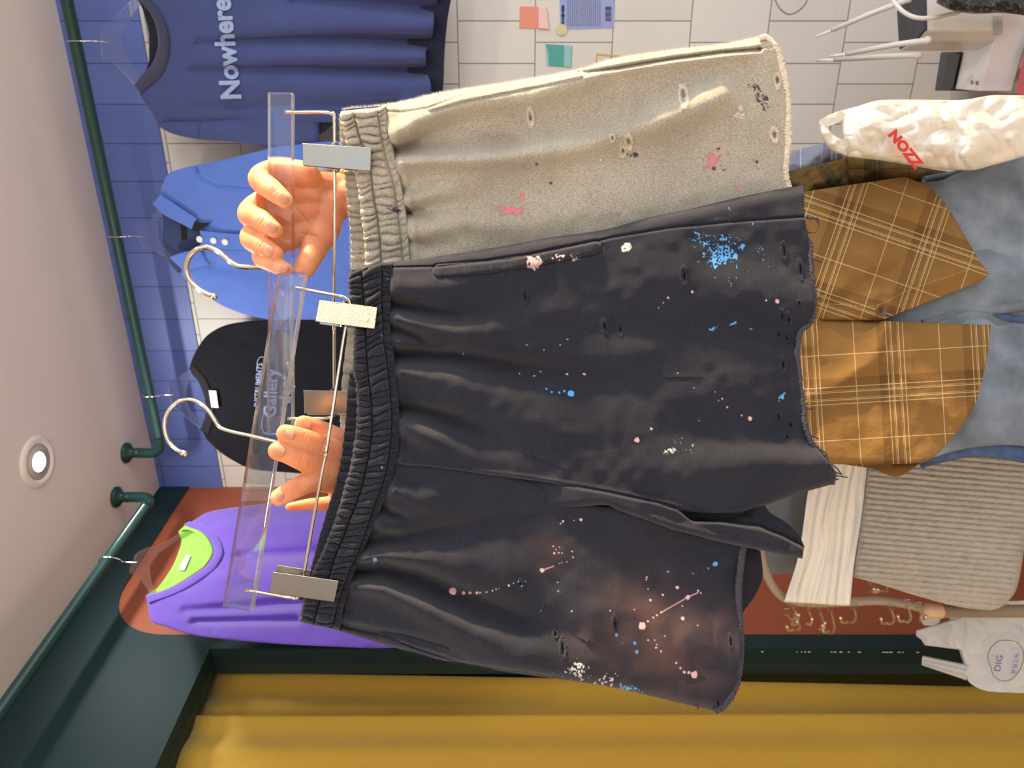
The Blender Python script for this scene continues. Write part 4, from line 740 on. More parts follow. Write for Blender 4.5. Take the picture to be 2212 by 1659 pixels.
# ------------------------------------------------------------------ the two clear clip hangers
def arr(*p): return np.array(p, float)
def trouser_hanger(label, bar, df, hook, wire1, wire2, clips, hook_r, wr, woff):
    x, y = arr(*bar).mean(0); t = thing('clip_hanger', label, 'clothes hanger', P(x, y, df(x, y)), 'clear clip hangers for the shorts')
    poly_plate('bar', bar, (), near_df(df, 0.006), 0.012, MAT['acrylic'], t, bev=0.0009)
    x, y = arr(*hook).T; hp = P(x, y, df(x, y)); tube('hook', hp, hook_r * df(x, y) / F, MAT['chrome'], t, 16, 5)
    M('hook_tip', *lathe_geo(hp[-1], [(0.001, -0.004), (0.0028, -0.003), (0.0034, 0), (0.0028, 0.003), (0.001, 0.004)], 16, hp[-1] - hp[-2]), MAT['chrome'], t)
    for w in (wire1, wire2):
        x, y, o = arr(*w).T; tube('wire_frame', P(x, y, df(x, y) + o), wr * df(x, y) / F, MAT['chrome'], t, 12, 4)
    for q, m, bq in clips:
        k = poly_plate('clip', q, (), near_df(df, -0.019), 0.0014, MAT[m], t, bev=0.0004)
        q = arr(*q); c = q.mean(0); u = (q[1] - q[0]) / np.linalg.norm(q[1] - q[0]); v = (q[3] - q[0]) / np.linalg.norm(q[3] - q[0]); L_, W_ = np.linalg.norm(q[1] - q[0]), np.linalg.norm(q[3] - q[0])
        g = []
        for s_ in (0, 1):      # folded side lips
            e = q[0] + v * W_ * s_ + v * (1.0 if s_ == 0 else -1.0); a_, b_ = e, e + u * L_
            pa, pb = P(*a_, df(*a_) - 0.0155), P(*b_, df(*b_) - 0.0155); mid = (pa + pb) / 2
            g.append(box_geo(mid, (pb - pa) / 2, P(*(a_ + v), df(*a_)) - P(*a_, df(*a_)), [0, 0.0035, 0]))
        M('clip_lip', *join(g), MAT['clip'], k, smooth=False)
        poly_plate('clip', bq, (), near_df(df, 0.030), 0.0014, MAT['clip'], t, bev=0.0004, label='rear jaw of the clip')
        # hinge barrel and spring around the wire, padded tip
        hc = q[0] + u * L_ * 0.46; a_ = hc + v * 1.0; b_ = hc + v * (W_ - 1); d0 = df(*hc) - 0.008
        tube('hinge', [P(*(hc - v * 5), d0), P(*(hc + v * (W_ + 5)), d0)], 0.0034, MAT['chrome'], k, 14)
        n_ = 60; tt = np.linspace(0, 1, n_); ctr = P(*(a_[:, None] + (b_ - a_)[:, None] * tt[None]), d0 + 0.001); an = tt * 2 * math.pi * 9
        dirv = (ctr[-1] - ctr[0]); dirv /= np.linalg.norm(dirv); e1 = np.cross(dirv, [0, 1, 0]); e1 /= np.linalg.norm(e1); e2 = np.cross(dirv, e1)
        tube('spring', ctr + 0.0046 * (np.cos(an)[:, None] * e1 + np.sin(an)[:, None] * e2), 0.0006, MAT['chrome'], k, 6)
    return t
def q4(*p): return [tuple(a) for a in p]
trouser_hanger('clear acrylic clip hanger of the grey shorts, upright bar gripped by the upper hand', q4((588, 207), (635, 207), (635, 934), (588, 934)), GR,
    [(600, 577), (580, 577), (550, 577), (532, 577), (514, 574), (497, 565), (484, 553), (468, 541), (448, 534), (427, 538), (410, 553), (403, 577), (408, 600), (424, 620), (444, 633), (462, 640)],
    [(616, 243, 0), (650, 243, 0), (700, 243, -.002), (716, 246, -.004), (722, 258, -.006), (723, 400, -.008), (722, 600, -.008), (722, 700, -.008)],
    [(722, 700, -.008), (722, 800, -.008), (722, 880, -.006), (720, 896, -.004), (708, 903, -.002), (660, 904, 0), (622, 904, 0)],
    [(q4((655, 311), (801, 321), (800, 369), (656, 357)), 'clip', q4((662, 316), (735, 322), (733, 372), (663, 367))), (q4((657, 843), (795, 846), (794, 892), (659, 892)), 'clip', q4((664, 848), (790, 850), (790, 896), (665, 896)))], 5.6, 3.6, 0)
trouser_hanger('clear acrylic clip hanger of the charcoal shorts, slanting bar in front of the lower hand', q4((609, 598), (664, 594), (549, 1313), (493, 1302)), DK,
    [(598, 955), (581, 951), (548, 943), (510, 935), (488, 929), (474, 922), (464, 907), (451, 888), (433, 871), (409, 863), (385, 868), (366, 885), (356, 910), (358, 936), (367, 957), (382, 971), (397, 979)],
    [(637, 621, 0), (665, 626, 0), (732, 639, -.004), (748, 644, -.007), (757, 655, -.009), (756, 680, -.011), (745, 716, -.011), (720, 880, -.011), (705, 975, -.012)],
    [(705, 975, -.012), (692, 1040, -.012), (672, 1150, -.011), (657, 1240, -.010), (650, 1280, -.008), (644, 1292, -.005), (630, 1292, -.002), (590, 1285, 0), (531, 1274, 0)],
    [(q4((691, 649), (815, 665), (809, 710), (683, 694)), 'clipspark', q4((698, 655), (812, 669), (808, 715), (692, 700))), (q4((592, 1236), (731, 1255), (722, 1298), (584, 1279)), 'clip', q4((600, 1221), (726, 1240), (720, 1290), (590, 1272)))], 4.6, 3.4, 0)

# ------------------------------------------------------------------ the person holding the shorts up
def ball_chain(chain, n=18):
    """tapered capsule through points (p, r)"""
    pts = [np.asarray(c[0], float) for c in chain]; rs = [c[1] for c in chain]; g = []
    a = pts[0] - (pts[1] - pts[0]) / np.linalg.norm(pts[1] - pts[0]) * 0; 
    P_, R_ = [], []
    d0 = (pts[0] - pts[1]) / np.linalg.norm(pts[0] - pts[1]); d1 = (pts[-1] - pts[-2]) / np.linalg.norm(pts[-1] - pts[-2])
    for t in (0.999, .85, .6, .3): P_.append(pts[0] + d0 * rs[0] * t); R_.append(rs[0] * math.sqrt(1 - t * t))
    k = 6
    E_ = np.vstack([2*pts[0]-pts[1], pts, 2*pts[-1]-pts[-2]])
    for i in range(len(pts) - 1):
        p0, p1, p2, p3 = E_[i:i+4]
        for j in range(k):
            u = j / k; P_.append(0.5*((2*p1)+(-p0+p2)*u+(2*p0-5*p1+4*p2-p3)*u*u+(-p0+3*p1-3*p2+p3)*u**3)); R_.append(rs[i] + (rs[i+1] - rs[i]) * u)
    P_.append(pts[-1]); R_.append(rs[-1])
    for t in (.3, .6, .85, 0.999): P_.append(pts[-1] + d1 * rs[-1] * t); R_.append(rs[-1] * math.sqrt(1 - t * t))
    return tube_geo(np.array(P_), np.array(R_), n)
def ball(c, r, n=16):
    a = np.linspace(-1, 1, 11) * math.pi / 2; r = np.broadcast_to(np.asarray(r, float), (3,))
    V = [(c[0] + r[0]*math.cos(e)*math.cos(t), c[1] + r[1]*math.cos(e)*math.sin(t), c[2] + r[2]*math.sin(e)) for e in a*0.999 for t in np.linspace(0, 2*math.pi, n, endpoint=False)]
    Fc = [(i*n+j, i*n+(j+1) % n, (i+1)*n+(j+1) % n, (i+1)*n+j) for i in range(10) for j in range(n)] + [tuple(range(n))[::-1], tuple(range(10*n, 11*n))]
    return np.array(V), Fc
def fuse(geos, vox, smooth=6, fac=0.5):
    """voxel-union of closed shapes, then relaxed: one continuous skin"""
    V, Fc = join(geos); me = bpy.data.meshes.new('t'); me.from_pydata([tuple(v) for v in V], [], Fc); me.update()
    bm = bmesh.new(); bm.from_mesh(me)
    bmesh.ops.recalc_face_normals(bm, faces=bm.faces); bm.to_mesh(me); bm.free()
    o = bpy.data.objects.new('t', me); COL.objects.link(o)
    m = o.modifiers.new('r', 'REMESH'); m.mode = 'VOXEL'; m.voxel_size = vox
    m = o.modifiers.new('s', 'SMOOTH'); m.iterations = smooth; m.factor = fac
    me2 = bpy.data.meshes.new_from_object(o.evaluated_get(bpy.context.evaluated_depsgraph_get()))
    v = np.empty(len(me2.vertices) * 3); me2.vertices.foreach_get('co', v); f = [tuple(p.vertices) for p in me2.polygons]
    bpy.data.objects.remove(o); bpy.data.meshes.remove(me); bpy.data.meshes.remove(me2)
    return v.reshape(-1, 3), f
def ph(x, y, d, r): return (P(x, y, d), r * d / F)
G_ = 0.030
def hc(pts, off): return [ph(x, y, d + off, r) for x, y, d, r in pts]
# person's left hand (upper in the photo): fingers close over the grey hanger's bar, thumb behind it
UH = [[(662, 380, .775, 32), (600, 372, .772, 29), (562, 386, .755, 26), (590, 412, .728, 23), (616, 433, .718, 18)],
      [(665, 425, .785, 34), (585, 432, .780, 29), (539, 461, .757, 26), (567, 478, .730, 24), (594, 497, .718, 18)],
      [(668, 465, .785, 34), (590, 480, .780, 28), (543, 512, .757, 25), (570, 532, .730, 23), (596, 549, .718, 17)],
      [(672, 495, .785, 32), (610, 520, .778, 26), (566, 552, .752, 22), (592, 570, .727, 20), (617, 583, .716, 16)],
      [(712, 440, .800, 36), (700, 490, .790, 36), (682, 530, .778, 29), (668, 560, .764, 25), (659, 578, .757, 23)],
      [(655, 395, .785, 33), (740, 415, .815, 38)], [(655, 440, .790, 34), (740, 425, .815, 40)], [(665, 480, .790, 34), (735, 430, .815, 42)], [(690, 400, .800, 38), (760, 425, .82, 36)]]
uh = [ball_chain(hc(c, 0.022)) for c in UH]
wL = P(760, 425, .835); eL = np.array([.335, 1.00, 1.585]); sL = np.array([.275, 1.24, 1.41])
uh.append(ball_chain([(P(735, 422, .833), .021), (wL, .0205), (wL + (eL - wL) * .45, .030)]))
# person's right hand (lower): fingertips over the slanting bar, back of the hand towards us
LH = [[(770, 965, .760, 24), (735, 950, .752, 24), (700, 934, .746, 23), (670, 921, .736, 21), (655, 916, .731, 19)],
      [(770, 1000, .752, 27), (715, 972, .733, 26), (672, 955, .714, 24), (635, 942, .698, 22), (617, 936, .695, 20)],
      [(775, 1035, .752, 28), (715, 1015, .733, 27), (665, 998, .713, 25), (622, 980, .697, 22), (600, 974, .694, 21)],
      [(775, 1055, .756, 28), (715, 1040, .737, 26), (672, 1040, .716, 24), (630, 1060, .699, 21), (604, 1074, .696, 20)],
      [(775, 1080, .765, 22), (715, 1088, .752, 17), (665, 1090, .742, 13), (625, 1095, .736, 9)],
      [(740, 980, .755, 34), (835, 1030, .785, 44)], [(740, 1020, .752, 36), (835, 1035, .785, 44)], [(740, 1050, .756, 34), (835, 1040, .785, 44)], [(750, 1075, .766, 26), (835, 1045, .785, 40)]]
lh = [ball_chain(hc(c, 0.0)) for c in LH]
wR = P(850, 1038, .795); eR = np.array([-.165, .99, 1.55]); sR = np.array([-.075, 1.24, 1.41])
lh.append(ball_chain([(P(830, 1036, .785), .021), (wR, .0205), (wR + (eR - wR) * .45, .030)]))
hv1, hf1 = fuse(uh, 0.0012, 6); hv2, hf2 = fuse(lh, 0.0012, 6)
def skin_lines(V, lines):
    """knuckle and palm creases pressed into the skin"""
    X, Y = proj(V)
    for (x, y, ang, half, dep) in lines:
        ca, sa = math.cos(ang), math.sin(ang); u = (X - x) * ca + (Y - y) * sa; v = -(X - x) * sa + (Y - y) * ca + 0.01 * u * u / max(half, 1)
        near = V[np.hypot(X - x, Y - y) < 8]; 
        if not len(near): continue
        fr = V[:, 1] < near[:, 1].min() + 0.014
        V[:, 1] += np.where(fr, dep * np.exp(-(v / 1.9) ** 2) * np.exp(-(u / half) ** 4), 0)
hp_ = math.pi / 2
skin_lines(hv1, [(596, 409, .75 + hp_, 13, .0011), (592, 405, .75 + hp_, 12, .0008), (567, 476, .62 + hp_, 13, .0011), (562, 472, .62 + hp_, 12, .0008), (564, 528, .55 + hp_, 12, .0011), (559, 525, .55 + hp_, 11, .0008), (590, 570, .45 + hp_, 10, .0010),
    (668, 507, .10, 22, .0016), (672, 432, .15, 22, .0012), (656, 470, .9, 26, .0010), (700, 400, 1.3, 30, .0010)])
skin_lines(hv2, [(655, 948, .32 + hp_, 15, .0011), (661, 951, .32 + hp_, 14, .0008), (652, 992, .33 + hp_, 15, .0011), (658, 995, .33 + hp_, 14, .0008), (648, 1052, -.7 + hp_, 14, .0010), (697, 965, .3 + hp_, 15, .0010), (700, 1008, .3 + hp_, 16, .0010)])
cxp = 0.10
bodyg = [ball_chain([(wL + (eL - wL) * .3, .026), (eL, .038), (sL, .050)]), ball_chain([(wR + (eR - wR) * .3, .026), (eR, .038), (sR, .050)]),
         ball_chain([(sL, .055), (np.array([cxp, 1.25, 1.44]), .075), (sR, .055)]), ball((cxp, 1.25, 1.30), (.165, .105, .17), 24), ball((cxp, 1.25, 1.08), (.145, .10, .20), 24), ball((cxp, 1.25, .92), (.165, .11, .14), 24),
         ball_chain([(np.array([cxp, 1.25, 1.42]), .058), (np.array([cxp, 1.215, 1.53]), .052)]), ball((cxp, 1.19, 1.60), (.073, .09, .105), 28), ball((cxp, 1.165, 1.545), (.052, .065, .055), 24),
         ball_chain([(np.array([cxp, 1.10, 1.61]), .010), (np.array([cxp, 1.088, 1.575]), .014)]), ball((cxp + .075, 1.20, 1.59), (.010, .018, .03)), ball((cxp - .075, 1.20, 1.59), (.010, .018, .03)),
         ball((cxp, 1.112, 1.535), (.024, .012, .006)), ball((cxp, 1.114, 1.524), (.021, .012, .006))]
for s_ in (-1, 1):
    bodyg.append(ball_chain([(np.array([cxp + s_*.085, 1.25, .86]), .085), (np.array([cxp + s_*.095, 1.25, .48]), .055), (np.array([cxp + s_*.10, 1.27, .09]), .038), (np.array([cxp + s_*.11, 1.17, .045]), .034)]))
bv, bf = fuse(bodyg, 0.0075, 4)
pc = np.array([cxp, 1.25, 0.0])
per = thing('person', 'person in brown checked shirt and washed jeans holding both hangers up before their face', 'person', pc)
bV, bF = join([(hv1, hf1), (hv2, hf2), (bv, bf)])
body = M('body', bV, bF, MAT['skin'], per, origin=pc)
def nail(x, y, d, ang, w, l, tiltv=(0, -1, 0)):
    """small curved plate lying on a fingertip; ang is the finger direction in the photo"""
    ca, sa = math.cos(ang), math.sin(ang); u = np.linspace(-1, 1, 9)[:, None]; v = np.linspace(-1, 1, 11)[None]
    k = np.sqrt(np.clip(1 - (np.abs(v) ** 3.2) * 0.55, 0, 1)); a = u * w * k; b = v * l + 0 * u
    X = x + b * ca - a * sa; Y = y + b * sa + a * ca; dd = d + 0.0018 * (u ** 2) * (w / 11) + 0.0012 * np.clip(v, 0, 1) ** 2 - 0.0007
    A = P(X, Y, dd); B = P(X, Y, dd + 0.0008 + 0 * u * v); n = 99; idx = np.arange(n).reshape(9, 11)
    rim = np.concatenate([idx[:, 0], idx[-1, 1:], idx[-2::-1, -1], idx[0, -2:0:-1]]); r2_ = np.roll(rim, -1)
    M('fingernail', np.concatenate([A.reshape(-1, 3), B.reshape(-1, 3)]), np.concatenate([gridfaces(9, 11), gridfaces(9, 11, n, True), np.stack([rim, rim+n, r2_+n, r2_], -1)]), MAT['nail'], body)
def front_depth(V, x, y):
    px, py = proj(V); m = np.hypot(px - x, py - y) < 6; return V[m][:, 1].min() if m.any() else None
for V_, lst in ((hv1, [(611, 429, .75, 10, 12), (586, 491, .65, 10.5, 13), (583, 543, .55, 10.5, 12), (612, 580, .45, 9.5, 11)]), (hv2, [(623, 939, math.pi + .30, 10.5, 12), (602, 975, math.pi + .35, 11.5, 13), (603, 1074, math.pi - .85, 9.5, 11), (661, 918, math.pi + .3, 9, 10)])):
    for x, y, a_, w_, l_ in lst:
        d_ = front_depth(V_, x, y)
        if d_: nail(x, y, d_, a_, w_, l_)
# hair
hg = [ball((cxp, 1.205, 1.625), (.080, .092, .095), 28), ball((cxp, 1.235, 1.56), (.072, .060, .09), 24)]
v_, f_ = fuse(hg, 0.006, 2); v_ = v_ + 0.003 * np.sin(v_[:, :1] * 260 + v_[:, 1:2] * 60) * np.array([[1, 1, .3]]); keep = [q for q in f_ if not all(v_[i][1] < 1.135 and v_[i][2] < 1.66 for i in q)]
M('hair', v_, keep, MAT['hair'], per)
# sleeves with gold cuffs
for w_, e_, s_, r0 in ((wL, eL, sL, .030), (wR, eR, sR, .030)):
    a_ = w_ + (e_ - w_) * (0.05 if w_ is wL else .22)
    pts = [a_, a_ + (e_ - a_) * .3, e_ + (a_ - e_) * .12, e_ + (s_ - e_) * .12, s_ + (e_ - s_) * .4, s_]; sl_ = tube('sleeve', pts, [r0 * 1.0, .044, .052, .056, .066, .076], MAT['jacket'], per, 28, 5)
    dv = (a_ - e_) / np.linalg.norm(a_ - e_); M('cuff', *lathe_geo(a_ + dv * .002, [(r0 * .93, -.006), (r0 * 1.03, -.006), (r0 * 1.09, -.003), (r0 * 1.09, .002), (r0 * 1.0, .005), (r0 * .9, .004)], 28, dv), MAT['cuff'], sl_)
# shirt: back and sides as a loft, then the two traced front panels
def loft(name, rings, mat, parent, n=48, expo=2.3, uvs=1.0, noise=0.004, seed=1):
    a = np.linspace(0, 2*math.pi, n, endpoint=False); V, U = [], []
    ca, sa = np.cos(a), np.sin(a); fx = np.sign(ca) * np.abs(ca) ** (2/expo); fy = np.sign(sa) * np.abs(sa) ** (2/expo)
    for (cx_, cy_, z_, rx, ry) in rings:
        nz = noise * noise2(a * 6, np.full(n, z_ * 12.0), 1.0, seed)
        V += list(zip(cx_ + (rx + nz) * fx, cy_ + (ry + nz) * fy, np.full(n, z_))); U += list(zip(a * rx, np.full(n, z_)))
    m = len(rings); Fc = [(i*n+j, i*n+(j+1) % n, (i+1)*n+(j+1) % n, (i+1)*n+j) for i in range(m-1) for j in range(n)]; Fc += [tuple(range(n))[::-1], tuple(range((m-1)*n, m*n))]
    return M(name, V, Fc, mat, parent, uv=np.array(U) * uvs)
def lerp_rings(r, k=10):
    r = np.array(r); t = np.linspace(0, 1, len(r)); q = np.linspace(0, 1, (len(r)-1)*k+1); return [tuple(smooth_interp(v, t, r[:, i]) for i in range(5)) for v in q]
loft('shirt', lerp_rings([(cxp, 1.26, 1.42, .16, .085), (cxp, 1.26, 1.30, .20, .125), (cxp, 1.26, 1.1, .20, .13), (cxp, 1.27, .98, .205, .13), (cxp, 1.28, .88, .20, .12)]), MAT['plaid'], per)
SHD = dplane((cxp, 1.100, 1.0), (0.27, -0.962, 0.05))
def cloth(name, A, B, df, mat, parent=None, hs=(), nu=120, nv=120, thick=0.003, amp=0.003, sc=60, seed=1, uvs=0.00072, bul=0.0, roll=12, label=None, extra=None, mode='ruled', uvrot=0.0, bb=0.0, R=0.006):
    X, Y = ruled(A, B, nu, nv) if mode == 'ruled' else coons(*A, nu, nv)
    h = amp * noise2(X, Y, sc, seed) + amp * .4 * noise2(X, Y, sc * .4, seed + 1)
    for c_ in hs: h = h + crease(X, Y, *c_)
    u = np.linspace(0, 1, nu)[:, None]; v = np.linspace(0, 1, nv)[None]; h = h + bul * np.sqrt(np.clip(4*u*(1-u), 0, 1)) * np.sqrt(np.clip(4*v*(1-v), 0, 1))
    if extra is not None: h = h + extra(X, Y, u, v)
    if roll:
        e = [np.stack([X[i, :], Y[i, :]], -1)[::4] for i in (0, -1)]; dm = np.full(X.shape, 1e9)
        for q in e: dm = np.minimum(dm, pdist(X, Y, q)[0])
        h = h + rollx(dm, roll, R)
    o = sheet(name, X, Y, df, h, mat, parent, thick=thick, back_bulge=bb, label=label)
    if uvrot:
        l = o.data.uv_layers[0].data; q = np.empty(len(l) * 2, np.float32); l.foreach_get('uv', q); q = q.reshape(-1, 2) * (uvs / 0.00045); c_, s_ = math.cos(uvrot), math.sin(uvrot)
        l.foreach_set('uv', np.stack([q[:, 0]*c_ - q[:, 1]*s_, q[:, 0]*s_ + q[:, 1]*c_], -1).ravel())
    return o
cloth('shirt_front_panel', [(1560, 440), (1560, 475), (1560, 510), (1560, 550), (1560, 590), (1560, 640), (1560, 692)], [(1955, 382), (2008, 405), (2045, 445), (2085, 512), (2118, 568), (2134, 594), (1905, 692)], SHD, MAT['plaid'], per,
      [([(1750, 690), (1830, 640), (1900, 600), (1960, 560)], -.006, -.004, 20, 24), ([(1740, 600), (1820, 640), (1890, 680)], .012, .006, 26, 18), ([(1900, 640), (1960, 610), (2060, 600)], .008, .004, 22, 18), ([(1760, 480), (1850, 500), (2000, 440)], .008, .004, 50, 40), ([(1900, 520), (1920, 580), (1915, 640)], -.006, -.008, 20, 24)],
      170, 170, amp=.0045, sc=55, uvrot=-0.33, bb=0.0, bul=.012)
cloth('shirt_front_panel', [(1560, 680), (1560, 740), (1560, 800), (1560, 860), (1560, 920), (1560, 970), (1560, 1000)], [(2140, 702), (2136, 745), (2124, 810), (2108, 870), (2062, 938), (1990, 1000), (1900, 1004)], near_df(SHD, 0.008), MAT['plaid'], per,
      [([(1740, 860), (1820, 820), (1890, 770), (1920, 690)], .012, .009, 24, 20), ([(1920, 700), (1960, 790), (2000, 860), (2060, 900)], .007, .004, 18, 16), ([(1880, 850), (1960, 900), (2040, 960)], -.006, -.004, 30, 30), ([(1760, 930), (1850, 960)], -.004, -.004, 30, 30)],
      170, 170, amp=.0045, sc=60, seed=5, uvrot=0.06, bul=.012)
cloth('shirt_tail', [(1800, 985), (1850, 1000), (1890, 1002), (1930, 1002)], [(1800, 1000), (1880, 1012), (1936, 1030), (1990, 1000)], near_df(SHD, 0.05), MAT['plaid'], per, nu=30, nv=20, amp=.002, label='back hem of the shirt showing at the side')
# placket stitching, button
stitches([(1700, 655), (1800, 657), (1890, 660), (1960, 628), (2040, 600), (2112, 575)], near_df(SHD, -0.014), lambda x, y: 0.012 * 0, MAT['cuff'], per, 'placket_stitching', 0.0004, 5)
bp_ = P(1903, 671, SHD(1903, 671) - 0.022)
bt = M('shirt_button', *lathe_geo(bp_, [(0.001, -.0014), (.0075, -.0014), (.0082, 0), (.0078, .0014), (.0062, .0016), (.0055, .0008), (.001, .0008)], 28, (0.1, -1, 0)), MAT['button'], per)
M('button_thread', *join([box_geo(bp_ + np.array([dx, -.0014, dz]), [.0007, 0, 0], [0, .0004, 0], [0, 0, .0007]) for dx in (-.0015, .0015) for dz in (-.0015, .0015)]), MAT['jacket'], bt)
# jeans
jr = [(cxp, 1.265, .985, .178, .128), (cxp, 1.265, .90, .188, .135), (cxp, 1.265, .82, .200, .135), (cxp, 1.265, .76, .205, .128), (cxp, 1.265, .745, .19, .10)]
jn = loft('jeans', lerp_rings(jr), MAT['jeans'], per, noise=.006, seed=4)
for s_ in (-1, 1):
    loft('jeans_leg', lerp_rings([(cxp + s_*.095, 1.27, .83, .105, .115), (cxp + s_*.105, 1.27, .70, .108, .115), (cxp + s_*.115, 1.27, .45, .095, .10), (cxp + s_*.12, 1.28, .07, .085, .095)]), MAT['jeans'], per, noise=.006, seed=6 + s_)
    M('shoe', *fuse([ball_chain([(np.array([cxp + s_*.12, 1.30, .045]), .042), (np.array([cxp + s_*.125, 1.20, .04]), .044), (np.array([cxp + s_*.13, 1.10, .035]), .035)])], .005, 3), MAT['jacket'], per)
def on_front(x, y, r): return r
JD = dplane((cxp, 1.128, .8), (0.17, -0.985, 0))
def seam(pts, r, m='jeansd', o=0.0, nm='jeans_seam'):
    x, y = arr(*pts).T; tube(nm, P(x, y, JD(x, y) + o), r, MAT[m], per, 10, 5)
seam([(1990, 700), (2020, 690), (2080, 668), (2150, 668), (2250, 655)], .0075, 'jeans', .004, 'jeans_fly'); seam([(1985, 665), (2050, 664), (2120, 676), (2200, 690), (2300, 700)], .006, 'jeansd', .008, 'jeans_fly')
seam([(1990, 1003), (2060, 985), (2120, 978), (2230, 990)], .006, 'jeansd', .03); seam([(1995, 388), (2060, 376), (2110, 352), (2160, 330), (2230, 300)], .0055, 'jeans', .035)
cloth('jeans_pocket', [(2010, 960), (2060, 950), (2120, 946), (2240, 948)], [(1990, 1000), (2060, 992), (2120, 986), (2240, 1006)], near_df(JD, .018), MAT['jeansd'], per, nu=60, nv=20, amp=.001, bul=.006)
cloth('jeans_front', [(1930, 395), (2020, 392), (2060, 378), (2120, 350), (2175, 326), (2260, 290)], [(1930, 665), (2000, 668), (2060, 664), (2120, 662), (2175, 662), (2260, 650)], near_df(JD, .006), MAT['jeans'], per, [([(2010, 480), (2120, 430), (2240, 400)], .010, .008, 60, 70)], 110, 90, amp=.004, sc=70, bul=.012, seed=8)
cloth('jeans_front', [(1930, 700), (2000, 690), (2060, 684), (2120, 682), (2175, 682), (2260, 680)], [(1930, 990), (2000, 990), (2060, 975), (2120, 965), (2175, 962), (2260, 968)], near_df(JD, .010), MAT['jeans'], per, [([(2050, 900), (2150, 880), (2250, 870)], .008, .006, 60, 70)], 110, 90, amp=.004, sc=70, bul=.012, seed=9)


# ------------------------------------------------------------------ clothes hanging on the ceiling rails
def hfold(*cs):
    def f(X, Y):
        h = 0
        for c_ in cs: h = h + crease(X, Y, *c_)
        return h
    return f
def garment(name, T, Bt, df, mat, parent, folds=(), nu=240, nv=160, **k):
    return cloth(name, T, Bt, df, mat, parent, folds, nu, nv, **k)
def shirt_hanger(label, base, off, outer, inner, stem, spread=1.0):
    """clear shaped plate with a wire hook over the rail; off is the plate's distance from the wall"""
    df = back(off) if base == 'B' else left(off); rail = 0.147 if base == 'B' else 0.130
    c = arr(*outer).mean(0); t = thing('shirt_hanger', label, 'clothes hanger', P(c[0], c[1], df(*c)), 'clear shirt hangers on the rails')
    poly_plate('hanger_body', list(curve_pts(outer, 3)) + list(curve_pts(inner, 3)), (), df, 0.004, MAT['hangerclear'], t, bev=0.0007)
    D = BD if base == 'B' else LD; Nn = BN if base == 'B' else LN
    p0, p1 = P(*stem[0], df(*stem[0]) - .002), P(*stem[1], df(*stem[1]) - .002)
    s0 = float(np.dot(p1 - C0, D)); R = PR + 0.0035; c3 = Wp(base, s0, RH, rail)
    pts = [p0, p1, p1 * .5 + (c3 + Nn * R * 1.0 - np.array([0, 0, .028])) * .5, c3 + Nn * R * 0.9 - np.array([0, 0, .020])]
    for a_ in np.radians([-20, 15, 50, 90, 130, 170, 200]): pts.append(c3 + Nn * R * math.cos(a_) + np.array([0, 0, R * math.sin(a_)]))
    tube('hook', pts, 0.0014, MAT['chrome'], t, 8, 4); return t
# navy tee
o = 0.147; dn = back(o)
shirt_hanger('clear hanger of the navy lettered tee, nearest the tiled wall\'s right end', 'B', o + .0, [(345, 250), (318, 222), (290, 182), (262, 150), (240, 130), (222, 124), (222, 58), (240, 48), (262, 25), (296, -12), (330, -70), (345, -95)], [(352, -80), (318, -22), (302, 10), (280, 45), (264, 72), (261, 85), (266, 104), (278, 128), (301, 172), (330, 215), (352, 245)], [(242, 92), (208, 89)])
nt_ = thing('navy_tee', 'washed navy T-shirt with pale blue lettering hanging on the rail', 'T-shirt', P(600, 120, dn(600, 120)))
ST = [(342, 268), (325, 238), (302, 201), (329, 179), (352, 154), (363, 116), (364, 87), (356, 56), (344, 31), (323, 4), (300, -22), (335, -72), (352, -108)]
SBm = [(915, 262), (925, 238), (932, 202), (930, 179), (922, 154), (920, 116), (932, 87), (937, 56), (938, 31), (945, 4), (950, -25), (955, -70), (950, -105)]
NF = [([(430, 92), (500, 90), (640, 84), (780, 84), (940, 92)], -.008, -.045, 9, 15, 1.3), ([(420, 150), (500, 150), (640, 147), (800, 150), (940, 152)], -.008, -.045, 9, 14, 1.3), ([(430, 226), (560, 228), (720, 221), (860, 220)], -.006, -.020, 8, 14, 1.2), ([(640, 2), (760, 6), (940, 18)], -.01, -.035, 12, 18, 1.2), ([(360, 262), (480, 258), (620, 250)], -.006, -.006, 6, 8, 1), ([(480, 120), (940, 122)], .002, .008, 16, 20), ([(480, 185), (940, 188)], .002, .007, 20, 22), ([(560, 50), (940, 56)], .002, .007, 18, 20)]
gn = garment('body', ST, SBm, near_df(dn, -0.010), MAT['navy'], nt_, NF, amp=.0015, sc=50, bul=.012, bb=.006)
hnav = hfold(*NF)
garment('sleeve', [(342, 264), (380, 262), (430, 262), (500, 258), (590, 252), (690, 244)], [(338, 270), (370, 288), (430, 301), (500, 306), (590, 318), (690, 322)], near_df(dn, -0.004), MAT['navy'], nt_, [([(434, 258), (432, 304)], -.004, -.004, 3, 3)], 120, 40, amp=.001, bul=.012, bb=.01)
garment('sleeve', [(338, -104), (380, -108), (430, -110), (500, -110), (590, -108), (690, -100)], [(345, -116), (372, -140), (430, -156), (500, -166), (590, -172), (690, -176)], near_df(dn, -0.004), MAT['navy'], nt_, (), 60, 30, amp=.001, bul=.012, bb=.01)
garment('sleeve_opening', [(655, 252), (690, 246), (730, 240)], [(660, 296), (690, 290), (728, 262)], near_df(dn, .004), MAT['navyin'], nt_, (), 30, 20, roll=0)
garment('collar', [(290, 184), (306, 162), (327, 140), (338, 114), (342, 92), (338, 62), (327, 33), (310, 11), (292, -14)], [(303, 202), (330, 180), (353, 155), (365, 116), (366, 87), (358, 55), (345, 29), (324, 3), (300, -24)], near_df(dn, -0.014), MAT['navyrib'], nt_, (), 110, 20, amp=.0003, bul=.006, roll=5, R=.003)
